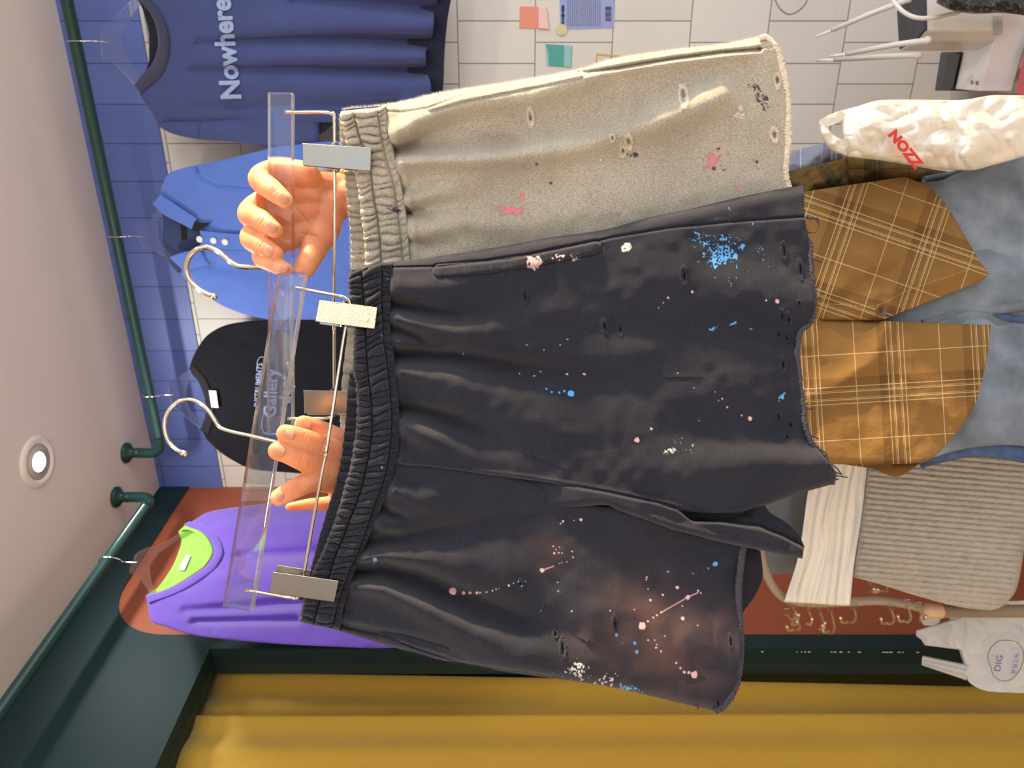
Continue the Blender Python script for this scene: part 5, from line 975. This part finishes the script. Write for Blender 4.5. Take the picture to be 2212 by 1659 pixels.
garment('neck_back', [(290, 186), (312, 158), (322, 126), (322, 84), (317, 52), (308, 20), (290, -12)], [(330, 190), (365, 160), (380, 126), (382, 84), (375, 52), (360, 20), (330, -20)], near_df(dn, 0.012), MAT['navyin'], nt_, (), 60, 20, amp=.0005, roll=0)
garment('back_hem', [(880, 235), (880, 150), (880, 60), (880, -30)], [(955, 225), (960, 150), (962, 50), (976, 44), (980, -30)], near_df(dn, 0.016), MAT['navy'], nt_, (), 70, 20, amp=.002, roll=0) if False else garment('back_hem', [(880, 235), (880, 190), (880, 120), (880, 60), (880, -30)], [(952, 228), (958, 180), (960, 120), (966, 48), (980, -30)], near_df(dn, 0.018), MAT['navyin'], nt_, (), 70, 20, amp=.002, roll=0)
text_mesh('lettering', 'Nowhere', (520, 215), (-6.2, -56), (-60, 2), near_df(dn, -0.010), MAT['print_'], gn, hf=lambda x, y: hnav(x, y) + 0.0125, off=.0015, bold=.035)
stitches([(915, 205), (908, 150), (918, 90), (925, 40), (935, 0)], near_df(dn, -0.010), lambda x, y: hnav(x, y) + .011, MAT['navy'], nt_, 'hem_stitching', .0006, 4)

# cobalt polo
dp = back(0.150)
shirt_hanger('clear hanger inside the cobalt polo collar', 'B', .150, [(420, 420), (380, 436), (341, 455), (321, 480), (300, 489), (303, 511), (314, 535), (336, 542), (367, 562), (410, 600), (430, 620)], [(440, 610), (415, 585), (372, 550), (350, 529), (341, 507), (343, 483), (352, 462), (385, 446), (430, 430)], [(322, 512), (280, 510)])
pt = thing('polo_shirt', 'cobalt blue knit polo with three pearly buttons, collar hanging open', 'shirt', P(560, 500, dp(560, 500)))
PT = [(700, 306), (600, 318), (480, 346), (400, 362), (366, 374), (352, 398), (346, 421), (395, 452), (428, 484), (434, 515), (432, 541), (400, 562), (392, 590), (430, 625), (480, 660), (540, 682), (640, 700)]
PB = [(1030, 300), (1030, 325), (1030, 350), (1030, 375), (1030, 400), (1030, 420), (1030, 440), (1030, 470), (1030, 495), (1030, 515), (1030, 540), (1030, 565), (1030, 590), (1030, 620), (1030, 655), (1030, 690), (1030, 720)]
PF = [([(418, 350), (436, 385), (470, 402), (545, 408), (700, 410)], -.005, -.005, 4, 6, 1), ([(470, 410), (640, 430), (760, 440)], .008, .006, 20, 30), ([(465, 516), (540, 500), (640, 495)], -.005, -.006, 7, 10, 1), ([(470, 572), (600, 588), (760, 600)], -.012, -.012, 12, 18, 1.6), ([(455, 640), (600, 640)], .008, .008, 20, 24)]
gp = garment('body', PT, PB, near_df(dp, -0.010), MAT['polo'], pt, PF, nu=240, nv=130, amp=.0015, sc=60, bul=.014, bb=.006)
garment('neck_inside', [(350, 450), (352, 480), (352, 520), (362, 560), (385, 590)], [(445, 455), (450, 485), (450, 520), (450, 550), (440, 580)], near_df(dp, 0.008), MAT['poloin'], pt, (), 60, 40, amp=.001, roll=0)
poly_plate('neck_label', [(390, 482), (402, 484), (404, 518), (392, 518)], (), near_df(dp, 0.006), .0006, MAT['blackin'], pt)
garment('collar_leaf', [(347, 420), (372, 436), (400, 455), (426, 472)], [(329, 440), (356, 465), (385, 480), (418, 497)], near_df(dp, -.020), MAT['polo'], pt, (), 60, 30, amp=.0004, bul=.003, roll=5, R=.003)
garment('collar_leaf', [(366, 556), (385, 548), (410, 542), (433, 540)], [(398, 586), (412, 582), (432, 577), (453, 571)], near_df(dp, -.020), MAT['polo'], pt, (), 60, 30, amp=.0004, bul=.003, roll=5, R=.003)
garment('placket_gap_shade', [(418, 478), (440, 482), (457, 481)], [(414, 497), (428, 500), (440, 492)], near_df(dp, -.021), MAT['blackin'], pt, (), 30, 20, amp=0, roll=0)  # black sheet standing in for the shade inside the collar gap
garment('placket', [(432, 498), (480, 503), (530, 506), (600, 508)], [(434, 536), (480, 538), (530, 540), (600, 541)], near_df(dp, -.024), MAT['polo'], pt, (), 60, 20, amp=.0002, roll=4, R=.002)
for x, y in ((431, 517), (461, 520), (486, 523)):
    M('button', *lathe_geo(P(x, y, dp(x, y) - .026), [(.001, -.0015), (.0075, -.0015), (.0085, 0), (.0075, .0015), (.005, .0008), (.001, .0008)], 20, BN), MAT['white'], pt)

# black tee
db = back(0.150)
shirt_hanger('clear hanger of the black printed tee, left of the polo on the blue wall', 'B', .150, [(470, 760), (430, 782), (410, 798), (385, 815), (368, 828), (366, 840), (369, 858), (381, 880), (410, 905), (439, 928), (470, 950)], [(480, 940), (447, 916), (420, 895), (404, 872), (402, 848), (408, 825), (425, 802), (480, 775)], [(382, 853), (352, 853)])
bt_ = thing('black_tee', 'black T-shirt with white neck label and pale script print', 'T-shirt', P(600, 850, db(600, 850)))
TT = [(760, 682), (640, 690), (560, 692), (500, 699), (447, 725), (410, 795), (436, 832), (450, 870), (451, 892), (438, 931), (444, 945), (462, 965), (502, 994), (549, 1014), (640, 1022), (760, 1030)]
TB = [(960, y) for _, y in TT]
BFo = [([(480, 735), (620, 745), (760, 750)], -.005, -.006, 10, 14, 1), ([(500, 980), (640, 985)], -.004, -.004, 8, 10, 1)]
gb = garment('body', TT, TB, near_df(db, -0.010), MAT['black'], bt_, BFo, nu=240, nv=120, amp=.002, sc=60, bul=.012, bb=.006)
garment('collar', [(408, 796), (430, 828), (443, 868), (444, 893), (432, 930)], [(420, 790), (447, 824), (462, 866), (463, 897), (450, 938)], near_df(db, -0.016), MAT['blackin'], bt_, (), 60, 12, amp=.0002, bul=.003, roll=3, R=.002)
poly_plate('neck_label', [(451, 843), (467, 844), (472, 881), (457, 880)], (), near_df(db, -0.0245), .0008, MAT['white'], bt_)
stitches([(459, 852), (461, 862), (464, 873)], near_df(db, -.0262), lambda x, y: 0, MAT['greyc'], bt_, 'label_text', .0005, 4)
hb = hfold(*BFo)
text_mesh('print', 'INSTRUMENTS', (560, 879), (1.0, -14.5), (-17, -1), near_df(db, -0.024), MAT['print_'], gb, hf=hb, off=.0008, bold=.01, sub=False)
text_mesh('print', 'Gallery', (597, 902), (1.5, -36), (-40, 0), near_df(db, -0.024), MAT['print_'], gb, hf=hb, off=.0008, bold=.02, sub=False)
text_mesh('print', 'dept.', (628, 872), (1, -34), (-34, 0), near_df(db, -0.024), MAT['print_'], gb, hf=hb, off=.0008, bold=.02, sub=False)
for pts in ([(558, 795), (556, 782), (562, 772), (574, 771)], [(562, 800), (563, 830), (560, 860)], [(570, 890), (566, 918), (572, 935), (590, 932)]):
    x, y = arr(*pts).T; tube('print', P(x, y, db(x, y) - .0245), .0012, MAT['print_'], gb, 6, 4)

# violet sweatshirt with lime lining
dv_ = left(0.130)
shirt_hanger('clear hanger holding the violet sweatshirt in front of the brick-red panel', 'L', .130, [(440, 1125), (405, 1145), (351, 1174), (300, 1194), (288, 1215), (281, 1236), (302, 1249), (317, 1272), (340, 1310)], [(350, 1300), (330, 1268), (324, 1240), (323, 1224), (331, 1205), (360, 1184), (395, 1162), (445, 1135)], [(304, 1215), (268, 1214)])
vt = thing('violet_sweatshirt', 'violet sweatshirt with lime green neck lining hanging before the brick-red panel', 'sweatshirt', P(550, 1240, dv_(550, 1240)))
VT = [(800, 1070), (700, 1078), (583, 1087), (522, 1094), (448, 1107), (427, 1119), (405, 1136), (436, 1148), (458, 1165), (468, 1192), (455, 1220), (418, 1248), (368, 1275), (317, 1287), (326, 1341), (363, 1355), (424, 1373), (510, 1383), (640, 1393), (800, 1400)]
VB = [(1060, y) for y in np.linspace(1080, 1395, len(VT))]
VF = [([(520, 1198), (620, 1196), (720, 1190)], -.018, -.022, 10, 14, 1.3), ([(400, 1318), (500, 1312), (640, 1300), (720, 1296)], -.012, -.030, 8, 12, 1.4), ([(420, 1342), (520, 1340), (640, 1338)], -.016, -.022, 7, 9, 1.2), ([(480, 1140), (600, 1135), (720, 1130)], .006, .006, 20, 24), ([(470, 1250), (600, 1245), (720, 1240)], .008, .008, 20, 24), ([(455, 1370), (470, 1345)], -.002, -.002, 3, 3, 1)]
garment('body', VT, VB, near_df(dv_, -0.010), MAT['purple'], vt, VF, nu=260, nv=140, amp=.002, sc=60, bul=.016, bb=.006)
garment('collar', [(397, 1132), (430, 1146), (452, 1164), (462, 1192), (450, 1217), (414, 1244), (366, 1271), (314, 1288)], [(410, 1126), (446, 1138), (472, 1160), (482, 1192), (468, 1224), (428, 1256), (376, 1284), (322, 1302)], near_df(dv_, -0.018), MAT['purple'], vt, (), 110, 16, amp=.0003, bul=.005, roll=4, R=.002)
garment('lining', [(386, 1148), (392, 1170), (385, 1195), (375, 1219), (356, 1250), (336, 1274), (317, 1285)], [(425, 1140), (448, 1166), (458, 1192), (450, 1215), (420, 1238), (370, 1268), (320, 1288)], near_df(dv_, 0.004), MAT['lime'], vt, (), 90, 30, amp=.0012, roll=0)
garment('lining_rim', [(386, 1148), (402, 1144), (424, 1152), (440, 1168), (448, 1192), (440, 1212)], [(400, 1134), (428, 1144), (450, 1162), (461, 1190), (450, 1214), (436, 1228)], near_df(dv_, -0.008), MAT['lime'], vt, (), 80, 12, amp=.0003, bul=.004, roll=3, R=.002)
poly_plate('neck_label', [(401, 1201), (412, 1200), (398, 1232), (385, 1232)], (), near_df(dv_, -0.0005), .0008, MAT['white'], vt)
stitches([(403, 1208), (395, 1226)], near_df(dv_, -.0015), lambda x, y: 0, MAT['greyc'], vt, 'label_text', .0006, 4)

# ------------------------------------------------------------------ notes stuck on the tiles
w0 = back(0.0005)
def note(name, label, pts, mat, kind='note', th=.0012):
    c = arr(*pts).mean(0); o_ = poly_plate(name, pts, (), w0, th, mat); tag(o_, label, kind); return o_
n1 = note('sticky_note', 'salmon pink square note on the tiles, its lower end curling', [(1123, 14), (1166, 15), (1164, 62), (1122, 61)], MAT['pink'])
garment('note_flap', [(1163, 15), (1178, 14), (1182, 30)], [(1163, 62), (1178, 63), (1186, 64)], near_df(w0, -.004), MAT['pinkl'], n1, (), 20, 20, amp=.0005, roll=0, thick=.0008)
n2 = note('notice_sheet', 'periwinkle blue printed sheet with a barcode taped to the tiles', [(1208, -40), (1320, -40), (1327, 8), (1326, 60), (1210, 64)], MAT['bluep'], 'notice')
g = []
for i, x in enumerate(np.arange(1227, 1300, 4.6)):
    y = 56.0
    while y > -30:
        l_ = rng.uniform(3, 12); g.append((x, y, y - l_)); y -= l_ + 2.2
q = [box_geo(P(x, (a_ + b_) / 2, w0(x, (a_ + b_) / 2) - .0018), BD * abs(a_ - b_) / 2 / 850, [0, 0, .0010], BN * .0001) for x, a_, b_ in g]
M('printed_lines', *join(q), MAT['greyc'], n2, smooth=False)
q = [box_geo(P(1314, y, w0(1314, y) - .0018), BD * rng.choice([.0007, .0013]), [0, 0, .0075], BN * .0001) for y in np.arange(16, 47, 3.1)]
M('barcode', *join(q), MAT['darkpl'], n2, smooth=False)
text_mesh('heading', 'SAMPLE', (1220, 50), (0, -11), (-11, 0), near_df(w0, -.0014), MAT['blk'], n2, bold=.02, sub=False) if False else M('heading', *join([box_geo(P(1216, y, w0(1216, y) - .0018), BD * rng.uniform(.0012, .003), [0, 0, rng.uniform(.002, .0045)], BN * .0001) for y in np.arange(12, 52, 4.4)]), MAT['blk'], n2, smooth=False)
cc = [(1213 + 12 * math.cos(a_), 64 + 12 * math.sin(a_)) for a_ in np.linspace(0, 2*math.pi, 28, endpoint=False)]
tag(poly_plate('round_sticker', cc, (), near_df(w0, -.002), .001, MAT['pale']), 'small round pale yellow sticker at the corner of the blue sheet', 'sticker')
n4 = note('sticky_note', 'jade green square note on the tiles near the grey shorts', [(1178, 95), (1236, 99), (1234, 146), (1182, 142)], MAT['greenp'])
poly_plate('note_edge', [(1219, 98), (1235, 99), (1233, 145), (1218, 144)], (), near_df(w0, -.0014), .0006, MAT['greenl'], n4); poly_plate('note_edge', [(1178, 96), (1184, 110), (1186, 142), (1182, 142)], (), near_df(w0, -.0014), .0006, MAT['greenl'], n4)
tag(poly_plate('tape_frame', [(1288, 115), (1342, 120), (1338, 175), (1284, 170)], ([(1291, 119), (1338, 123), (1334, 171), (1288, 166)],), w0, .001, MAT['yellow']), 'thin yellow square outline of tape on the tiles', 'tape')

# ------------------------------------------------------------------ router, boxes, cable and bags at the right end
def prism(name, px, z, zb, mat, parent=None, bev=.003, label=None):
    """upright solid whose top outline (photo px) lies at height z"""
    pts = [P(x, y, (CZ - z) * F / (x - HX)) for x, y in px]; n = len(pts)
    V = [tuple(p) for p in pts] + [(p[0], p[1], zb) for p in pts]
    Fc = [tuple(range(n)), tuple(range(n, 2*n))[::-1]] + [(i, i+n, (i+1) % n + n, (i+1) % n) for i in range(n)]
    o_ = M(name, V, Fc, mat, parent, smooth=False); 
    if bev: bevel(o_, bev, 3)
    return o_
rt = thing('wifi_router', 'white upright router with dark grille top and three antennas', 'router', (.70, 1.40, .585))
TOPR = [(1940, 111), (1935, 23), (1958, -12), (1996, -28), (1998, 66), (1979, 90)]
prism('router_body', TOPR, .794, .6490, MAT['plaster'], rt, .004)
cx_, cy_ = arr(*TOPR).mean(0); prism('top_grille', [(cx_ + (x - cx_) * .93, cy_ + (y - cy_) * .93) for x, y in TOPR], .7965, .790, MAT['darkpl'], rt, .0006)
for k, (pts, d0, d1) in enumerate([([(1965, -2), (1880, 30), (1795, 66), (1762, 80)], 1.40, 1.42), ([(2003, 87), (1930, 97), (1826, 117), (1792, 122)], 1.335, 1.36), ([(1984, 119), (1900, 123), (1800, 129), (1763, 131)], 1.40, 1.42)]):
    x, y = arr(*pts).T; p = P(x, y, np.linspace(d0, d1, 4)); a_ = M('antenna', *join([tube_geo([p[0], p[1], p[2]], [.0052, .0050, .0042], 12), tube_geo([p[2], p[3]], [.0028, .0022], 10)]), MAT['cable'], rt)
    M('antenna_joint', *ball(p[0], .0075), MAT['plaster'], rt)
sl2 = []
for i in range(7):
    for j in range(14): sl2.append(box_geo(P(2146 + i * 3.1, 36 + j * 3.0, 1.353), [.0006, 0, 0], [0, .0003, 0], [0, 0, .0006]))
M('vent_dots', *join(sl2), MAT['greyc'], rt, smooth=False)
tag(tube('power_cable', P(*arr((1922, -30), (1926, -5), (1943, 18), (1962, 32), (1985, 39), (2019, 38), (2050, 31), (2075, 24), (2095, -10)).T, np.array([1.36, 1.345, 1.33, 1.325, 1.32, 1.32, 1.33, 1.33, 1.33])), .0038, MAT['cable'], None, 10, 5), 'white cable looping in front of the router', 'cable')
tag(tube('thin_cable', P(*arr((1668, -30), (1675, 0), (1686, 20), (1704, 31), (1724, 24), (1742, 4), (1748, -30)).T, 1.80), .0018, MAT['greyc'], None, 8, 5), 'thin grey cable loop dangling before the upper tiles', 'cable')
bx1 = prism('modem', [(2018, 196), (2031, 112), (2066, 112), (2050, 196)], .655, .586, MAT['boxd'], None, .003); tag(bx1, 'flat charcoal modem beside the white carton', 'modem')
prism('glossy_panel', [(2034, 193), (2047, 118), (2073, 116), (2056, 193)], .6562, .654, MAT['bbag'], bx1, 0)
bx2 = prism('white_carton', [(2063, 192), (2079, 118), (2106, 8), (2170, 0), (2143, 97), (2115, 197)], .648, .586, MAT['boxw'], None, .0015); tag(bx2, 'white carton with two small printed characters, carrying the router', 'box')
for (x0, y0) in ((2096, 178), (2107, 179)):
    q = []
    for (a_, b_, c_, d_) in ((0, -3, 7, -3), (0, 0, 7, 0), (0, 3, 7, 3), (2, -4, 2, 4), (5, -4, 4, 4)):
        pp = [P(x0 + u_, y0 + v_, (CZ - .6486) * F / (x0 + u_ - HX)) for u_, v_ in ((a_, b_), (c_, d_))]; q.append(tube_geo(pp, .0005, 4))
    M('printed_character', *join(q), MAT['greyc'], bx2)
bx4 = prism('pink_folder', [(2192, 203), (2218, 84), (2245, 84), (2240, 212)], .600, .586, MAT['red2'], None, .002); tag(bx4, 'pink plastic edge in front of the white carton', 'folder')
cloth('bin_bag', [(2050, -60), (2060, -20), (2090, -10), (2150, -12), (2230, -10)], [(2022, 6), (2060, 24), (2110, 30), (2160, 28), (2230, 36)], dy(0, 1.29, 60, 1.30), MAT['bbag'], nu=90, nv=50, amp=.008, sc=16, bul=.02, thick=.03)
tag(bpy.data.objects['bin_bag'], 'crumpled black plastic bag in the upper corner beside the router', 'plastic bag')
ct = thing('counter', 'low counter carrying the router and boxes, under the shopping bag', 'counter', (.95, 1.55, 0))
M('counter_top', *box_geo((.96, 1.43, .5675), (.36, 0, 0), (0, .20, 0), (0, 0, .0175)), MAT['boxg'], ct, smooth=False)
for x, y in ((.64, 1.26), (1.28, 1.26), (.64, 1.60), (1.28, 1.60)): M('leg', *box_geo((x, y, .275), (.02, 0, 0), (0, .02, 0), (0, 0, .275)), MAT['boxg'], ct, smooth=False)
# white shopping bag with red lettering
dbag = dplane((.47, 1.10, .8), (-.05, -1, 0))
bagT = [(1812, 240), (1850, 230), (1905, 216), (1963, 215), (2069, 216), (2155, 205), (2240, 207)]
bagB = [(1829, 338), (1860, 342), (1927, 349), (2018, 364), (2094, 368), (2145, 357), (2240, 330)]
crk = lambda X, Y, u, v: 0.016 * np.abs(noise2(X + .6*Y, Y - .3*X, 60, 31)) + 0.007 * np.abs(noise2(X - .5*Y, Y + .4*X, 30, 32)) + 0.0012 * np.abs(noise2(X, Y, 12, 33))
bg = thing('shopping_bag', 'crumpled white plastic shopping bag with red lettering beside the jeans', 'bag', P(2020, 290, 1.12))
cloth('bag_body', bagT, bagB, dbag, MAT['bag'], bg, nu=220, nv=90, amp=.002, bul=.03, bb=.05, extra=crk, thick=.004, roll=8, R=.01)
cloth('bag_handle', [(1818, 238), (1796, 246), (1768, 261)], [(1836, 250), (1808, 266), (1780, 276)], near_df(dbag, -.012), MAT['bag'], bg, nu=30, nv=16, amp=.002, sc=12, roll=3, R=.003)
cloth('bag_handle', [(1768, 261), (1772, 285), (1792, 322), (1832, 338)], [(1786, 266), (1796, 286), (1822, 300), (1850, 300)], near_df(dbag, -.008), MAT['bag'], bg, nu=40, nv=20, amp=.003, sc=12, roll=3, R=.003, bul=.01)
text_mesh('lettering', 'NOZZ', (1918, 291), (20.5, 25.5), (23.5, -18), lambda x, y: dbag(x, y) - .047, MAT['red'], bg, hf=lambda x, y: 0, off=0, bold=.06)

# folded flannel shirts glimpsed between the bag and the brown shirt
f1 = cloth('tartan_shirt', [(1822, 342), (1835, 338), (1927, 350), (2018, 366), (2080, 376)], [(1818, 415), (1850, 400), (1925, 396), (1990, 396), (2050, 400)], dplane((.4, 1.24, .8), (0, -1, 0)), MAT['plaidg'], nu=120, nv=40, amp=.006, sc=40, bul=.02, thick=.02, roll=6); tag(f1, 'dark green and rust tartan shirt just below the shopping bag', 'shirt', 'flannel shirts behind the person')
f2 = cloth('tartan_shirt', [(1690, 372), (1740, 362), (1800, 348), (1830, 340)], [(1690, 440), (1740, 430), (1790, 420), (1835, 412)], dplane((.4, 1.23, .8), (.2, -1, 0)), MAT['plaidg'], nu=70, nv=40, amp=.008, sc=30, bul=.02, thick=.02, roll=6, uvrot=.6); tag(f2, 'crumpled olive and gold tartan shirt next to the grey hem', 'shirt', 'flannel shirts behind the person')
f3 = cloth('slate_check_shirt', [(1690, 330), (1730, 322), (1790, 306), (1830, 300)], [(1690, 385), (1740, 380), (1800, 352), (1840, 340)], dplane((.4, 1.30, .8), (.1, -1, 0)), MAT['plaidb'], nu=70, nv=40, amp=.006, sc=30, bul=.02, thick=.02, roll=6); tag(f3, 'slate grey checked shirt between the tiles and the olive tartan', 'shirt', 'flannel shirts behind the person')

# ------------------------------------------------------------------ low rack with draped cloths and clear hangers
rk = thing('garment_rack', 'low taupe tube rack with rounded corner carrying the cream cloth', 'clothes rack', (-.44, 1.47, 0))
rd = 1.47
x, y = arr((1640, 900), (1640, 1060), (1640, 1150), (1644, 1200), (1658, 1245), (1678, 1278), (1704, 1296), (1760, 1303), (1840, 1300), (1900, 1298), (1960, 1306), (2012, 1320)).T
p = P(x, y, rd); tube('upper_tube', p, .0085, MAT['rack'], rk, 14, 4)
pa = p[-1]; M('collar', *lathe_geo(pa, [(.0135, -.02), (.0145, -.018), (.0145, .010), (.0105, .020)], 24), MAT['rackc'], rk)
tube('lower_tube', [pa - np.array([0, 0, .015]), (pa[0], pa[1], .35), (pa[0], pa[1], .02)], .0125, MAT['rack'], rk, 18)
p2 = P(1640, 700, rd); tube('rear_upright', [p[0], p2, p2 + np.array([.03, 0, -.02]), p2 + np.array([.035, 0, -.5]), (p2[0] + .035, p2[1], .02)], .0085, MAT['rack'], rk, 14, 3)
tube('foot', [(pa[0], pa[1] - .2, .014), (pa[0], pa[1] + .25, .014)], .0135, MAT['rack'], rk, 14); tube('foot', [(p2[0] + .035, p2[1] - .2, .014), (p2[0] + .035, p2[1] + .25, .014)], .0135, MAT['rack'], rk, 14)
dr = dplane((-.3, 1.44, .9), (.0, -1, 0))
def pleats(X, Y, u, v):
    w = v + .05 * noise2(Y * 1.0, v * 300, 70, 41) + .04 * (u - .5) * np.sin(v * 9)
    return .009 * np.abs(np.sin(w * 17)) ** 1.4 + .003 * np.sin(w * 41 + 1) ** 2 + .0008 * noise2(X, Y * .1, 9, 42)
cw = cloth('cream_cloth', [(1775, 930), (1765, 985), (1746, 1060), (1727, 1190), (1694, 1300)], [(1874, 930), (1873, 1000), (1862, 1110), (1845, 1220), (1836, 1309)], dr, MAT['creamc'], nu=160, nv=120, amp=.002, extra=pleats, thick=.05, roll=9, R=.012); tag(cw, 'cream cotton cloth folded in long pleats over the rack', 'cloth')
def ribs(X, Y, u, v):
    s_ = (Y - .085 * X) / 12.2 + .05 * noise2(X, Y, 60, 51); return .0045 * np.abs(np.sin(math.pi * s_)) ** .7 + .001 * noise2(X * .5, Y, 3, 52)
rb = cloth('ribbed_pouch', ([(1876, 965), (1960, 962), (2100, 962), (2260, 968)], [(1843, 1246), (1900, 1262), (1990, 1290), (2090, 1314), (2140, 1318), (2170, 1309)], [(1876, 965), (1872, 1010), (1862, 1110), (1843, 1246)], [(2260, 968), (2225, 1100), (2212, 1190), (2196, 1272), (2170, 1309)]), None, near_df(dr, -.015), MAT['ribbed'], mode='coons', nu=240, nv=260, amp=.002, extra=ribs, bul=.02, thick=.05, roll=14, R=.02); tag(rb, 'stone grey ribbed knit folded below the cream cloth on the rack', 'knitwear')
gc = cloth('grey_cloth', [(1600, 1040), (1640, 1050), (1700, 1060), (1745, 1060)], [(1600, 1250), (1640, 1244), (1690, 1240), (1735, 1238)], dplane((-.3, 1.56, .9), (0, -1, 0)), MAT['greyc'], nu=60, nv=60, amp=.004, thick=.03, bul=.01, roll=6); tag(gc, 'plain grey cloth hanging behind the cream cloth at the corner of the rack', 'cloth')
hk = [(1712, 1312, 26, .3), (1745, 1316, 34, .1), (1770, 1318, 44, .25), (1795, 1322, 46, -.1), (1700, 1330, 20, .8), (1845, 1316, 30, -.7), (1925, 1318, 30, -.3), (1960, 1310, 34, -.2), (1985, 1316, 26, .4), (1880, 1262, 18, .5), (1912, 1262, 16, -.4), (1722, 1340, 22, -.3)]
hl = ['topmost clear hook poking out beside the rack\'s rounded corner', 'clear hook beside the cream cloth, near its upper corner', 'long clear hook at the middle of the cream cloth\'s edge', 'longest clear hook, reaching over the dark green post', 'short clear hook at the outer corner of the cream cloth', 'bright clear hook just below the cream cloth', 'lone clear hook against the brick-red panel below the cloth', 'clear hook in the tangle above the white carrier bag', 'clear hook touching the tan collar of the rack', 'clear hook in the gap between cream cloth and ribbed knit', 'clear hook lying against the ribbed knit\'s upper edge', 'small clear hook tip above the cream cloth\'s outer edge']
for (x0, y0, L_, tw), lb in zip(hk, hl):
    t = thing('clear_hanger', lb, 'clothes hanger', P(x0, y0, 1.45), 'clear hangers bunched on the low rack')
    an = np.linspace(0, 1, 9); xs = x0 + tw * 18 * an + 8 * np.sin(an * math.pi * 1.2); ys = y0 + L_ * np.sin(an * math.pi * .62); dd = 1.45 + .03 * np.sin(an * 3)
    xs = np.r_[xs, xs[-1] + 9 * (1 if tw > 0 else -1), xs[-1] + 12 * (1 if tw > 0 else -1)]; ys = np.r_[ys, ys[-1] + 1, ys[-1] - L_ * .3]; dd = np.r_[dd, dd[-1], dd[-1] - .004]
    tube('hook', P(xs, ys, dd), .0026, MAT['hangerclear'], t, 10, 3); M('hook_tip', *ball(P(xs[-1], ys[-1], dd[-1]), .0036, 12), MAT['chrome'], t)
    M('neck', *box_geo(P(x0, y0 - 8, 1.46), (.006, 0, 0), (0, .002, 0), (0, 0, .006)), MAT['hangerclear'], t, smooth=False)

# thin white carrier bag with handwriting
dc = dplane((-.55, 1.55, .8), (.15, -1, 0))
cb = thing('carrier_bag', 'thin white carrier bag with a circled blue handwritten note', 'bag', P(2130, 1400, 1.45))
crk2 = lambda X, Y, u, v: 0.0045 * np.abs(noise2(X + .6*Y, Y - .3*X, 42, 61)) + 0.0018 * np.abs(noise2(X - .5*Y, Y + .4*X, 20, 62))
cloth('bag_body', [(2040, 1300), (2060, 1296), (2120, 1300), (2240, 1296)], [(2085, 1434), (2090, 1468), (2140, 1494), (2240, 1498)], dc, MAT['bag2'], cb, nu=110, nv=110, amp=.001, extra=crk2, thick=.02, roll=6, R=.006)
cloth('bag_side', [(2040, 1300), (2050, 1340), (2064, 1380), (2080, 1430)], [(2095, 1300), (2098, 1340), (2098, 1380), (2095, 1470)], near_df(dc, .01), MAT['bag2'], cb, nu=50, nv=30, amp=.001, extra=crk2, thick=.01, roll=0)
cloth('bag_handle', [(1979, 1362), (1979, 1372), (1990, 1382), (1998, 1394)], [(2086, 1330), (2086, 1352), (2084, 1380), (2076, 1404)], near_df(dc, -.004), MAT['bag2'], cb, nu=40, nv=60, amp=.001, extra=crk2, thick=.01, roll=4, R=.004)
cloth('bag_handle', [(1993, 1416), (1991, 1428), (1991, 1437)], [(2090, 1436), (2088, 1450), (2088, 1470)], near_df(dc, -.004), MAT['bag2'], cb, nu=30, nv=70, amp=.001, extra=lambda X, Y, u, v: .004 * np.abs(np.sin(u * 9)), thick=.01, roll=4, R=.004)
cloth('bag_handle', [(1986, 1332), (1996, 1350), (2012, 1352), (2030, 1345)], [(2000, 1326), (2012, 1330), (2022, 1330), (2034, 1330)], near_df(dc, -.004), MAT['bag2'], cb, nu=40, nv=20, amp=.001, thick=.01, roll=4, R=.004)
x, y = curve_pts([(2175, 1383), (2196, 1387), (2209, 1403), (2211, 1422), (2204, 1445), (2188, 1465), (2168, 1471), (2148, 1462), (2140, 1440), (2134, 1422), (2139, 1402), (2155, 1386)], 6, True).T
tube('ink_circle', P(np.r_[x, x[0]], np.r_[y, y[0]], dc(np.r_[x, x[0]], np.r_[y, y[0]]) - .0125), .0006, MAT['blk'], cb, 5)
text_mesh('handwriting', 'DIG', (2160, 1452), (4, -21), (-19, -3), near_df(dc, -.012), MAT['ink'], cb, bold=-.0)
text_mesh('handwriting', '\ubd84\uc2e4\uace0\uc18d', (2194, 1456), (2, -12), (-13, 0), near_df(dc, -.012), MAT['ink'], cb)
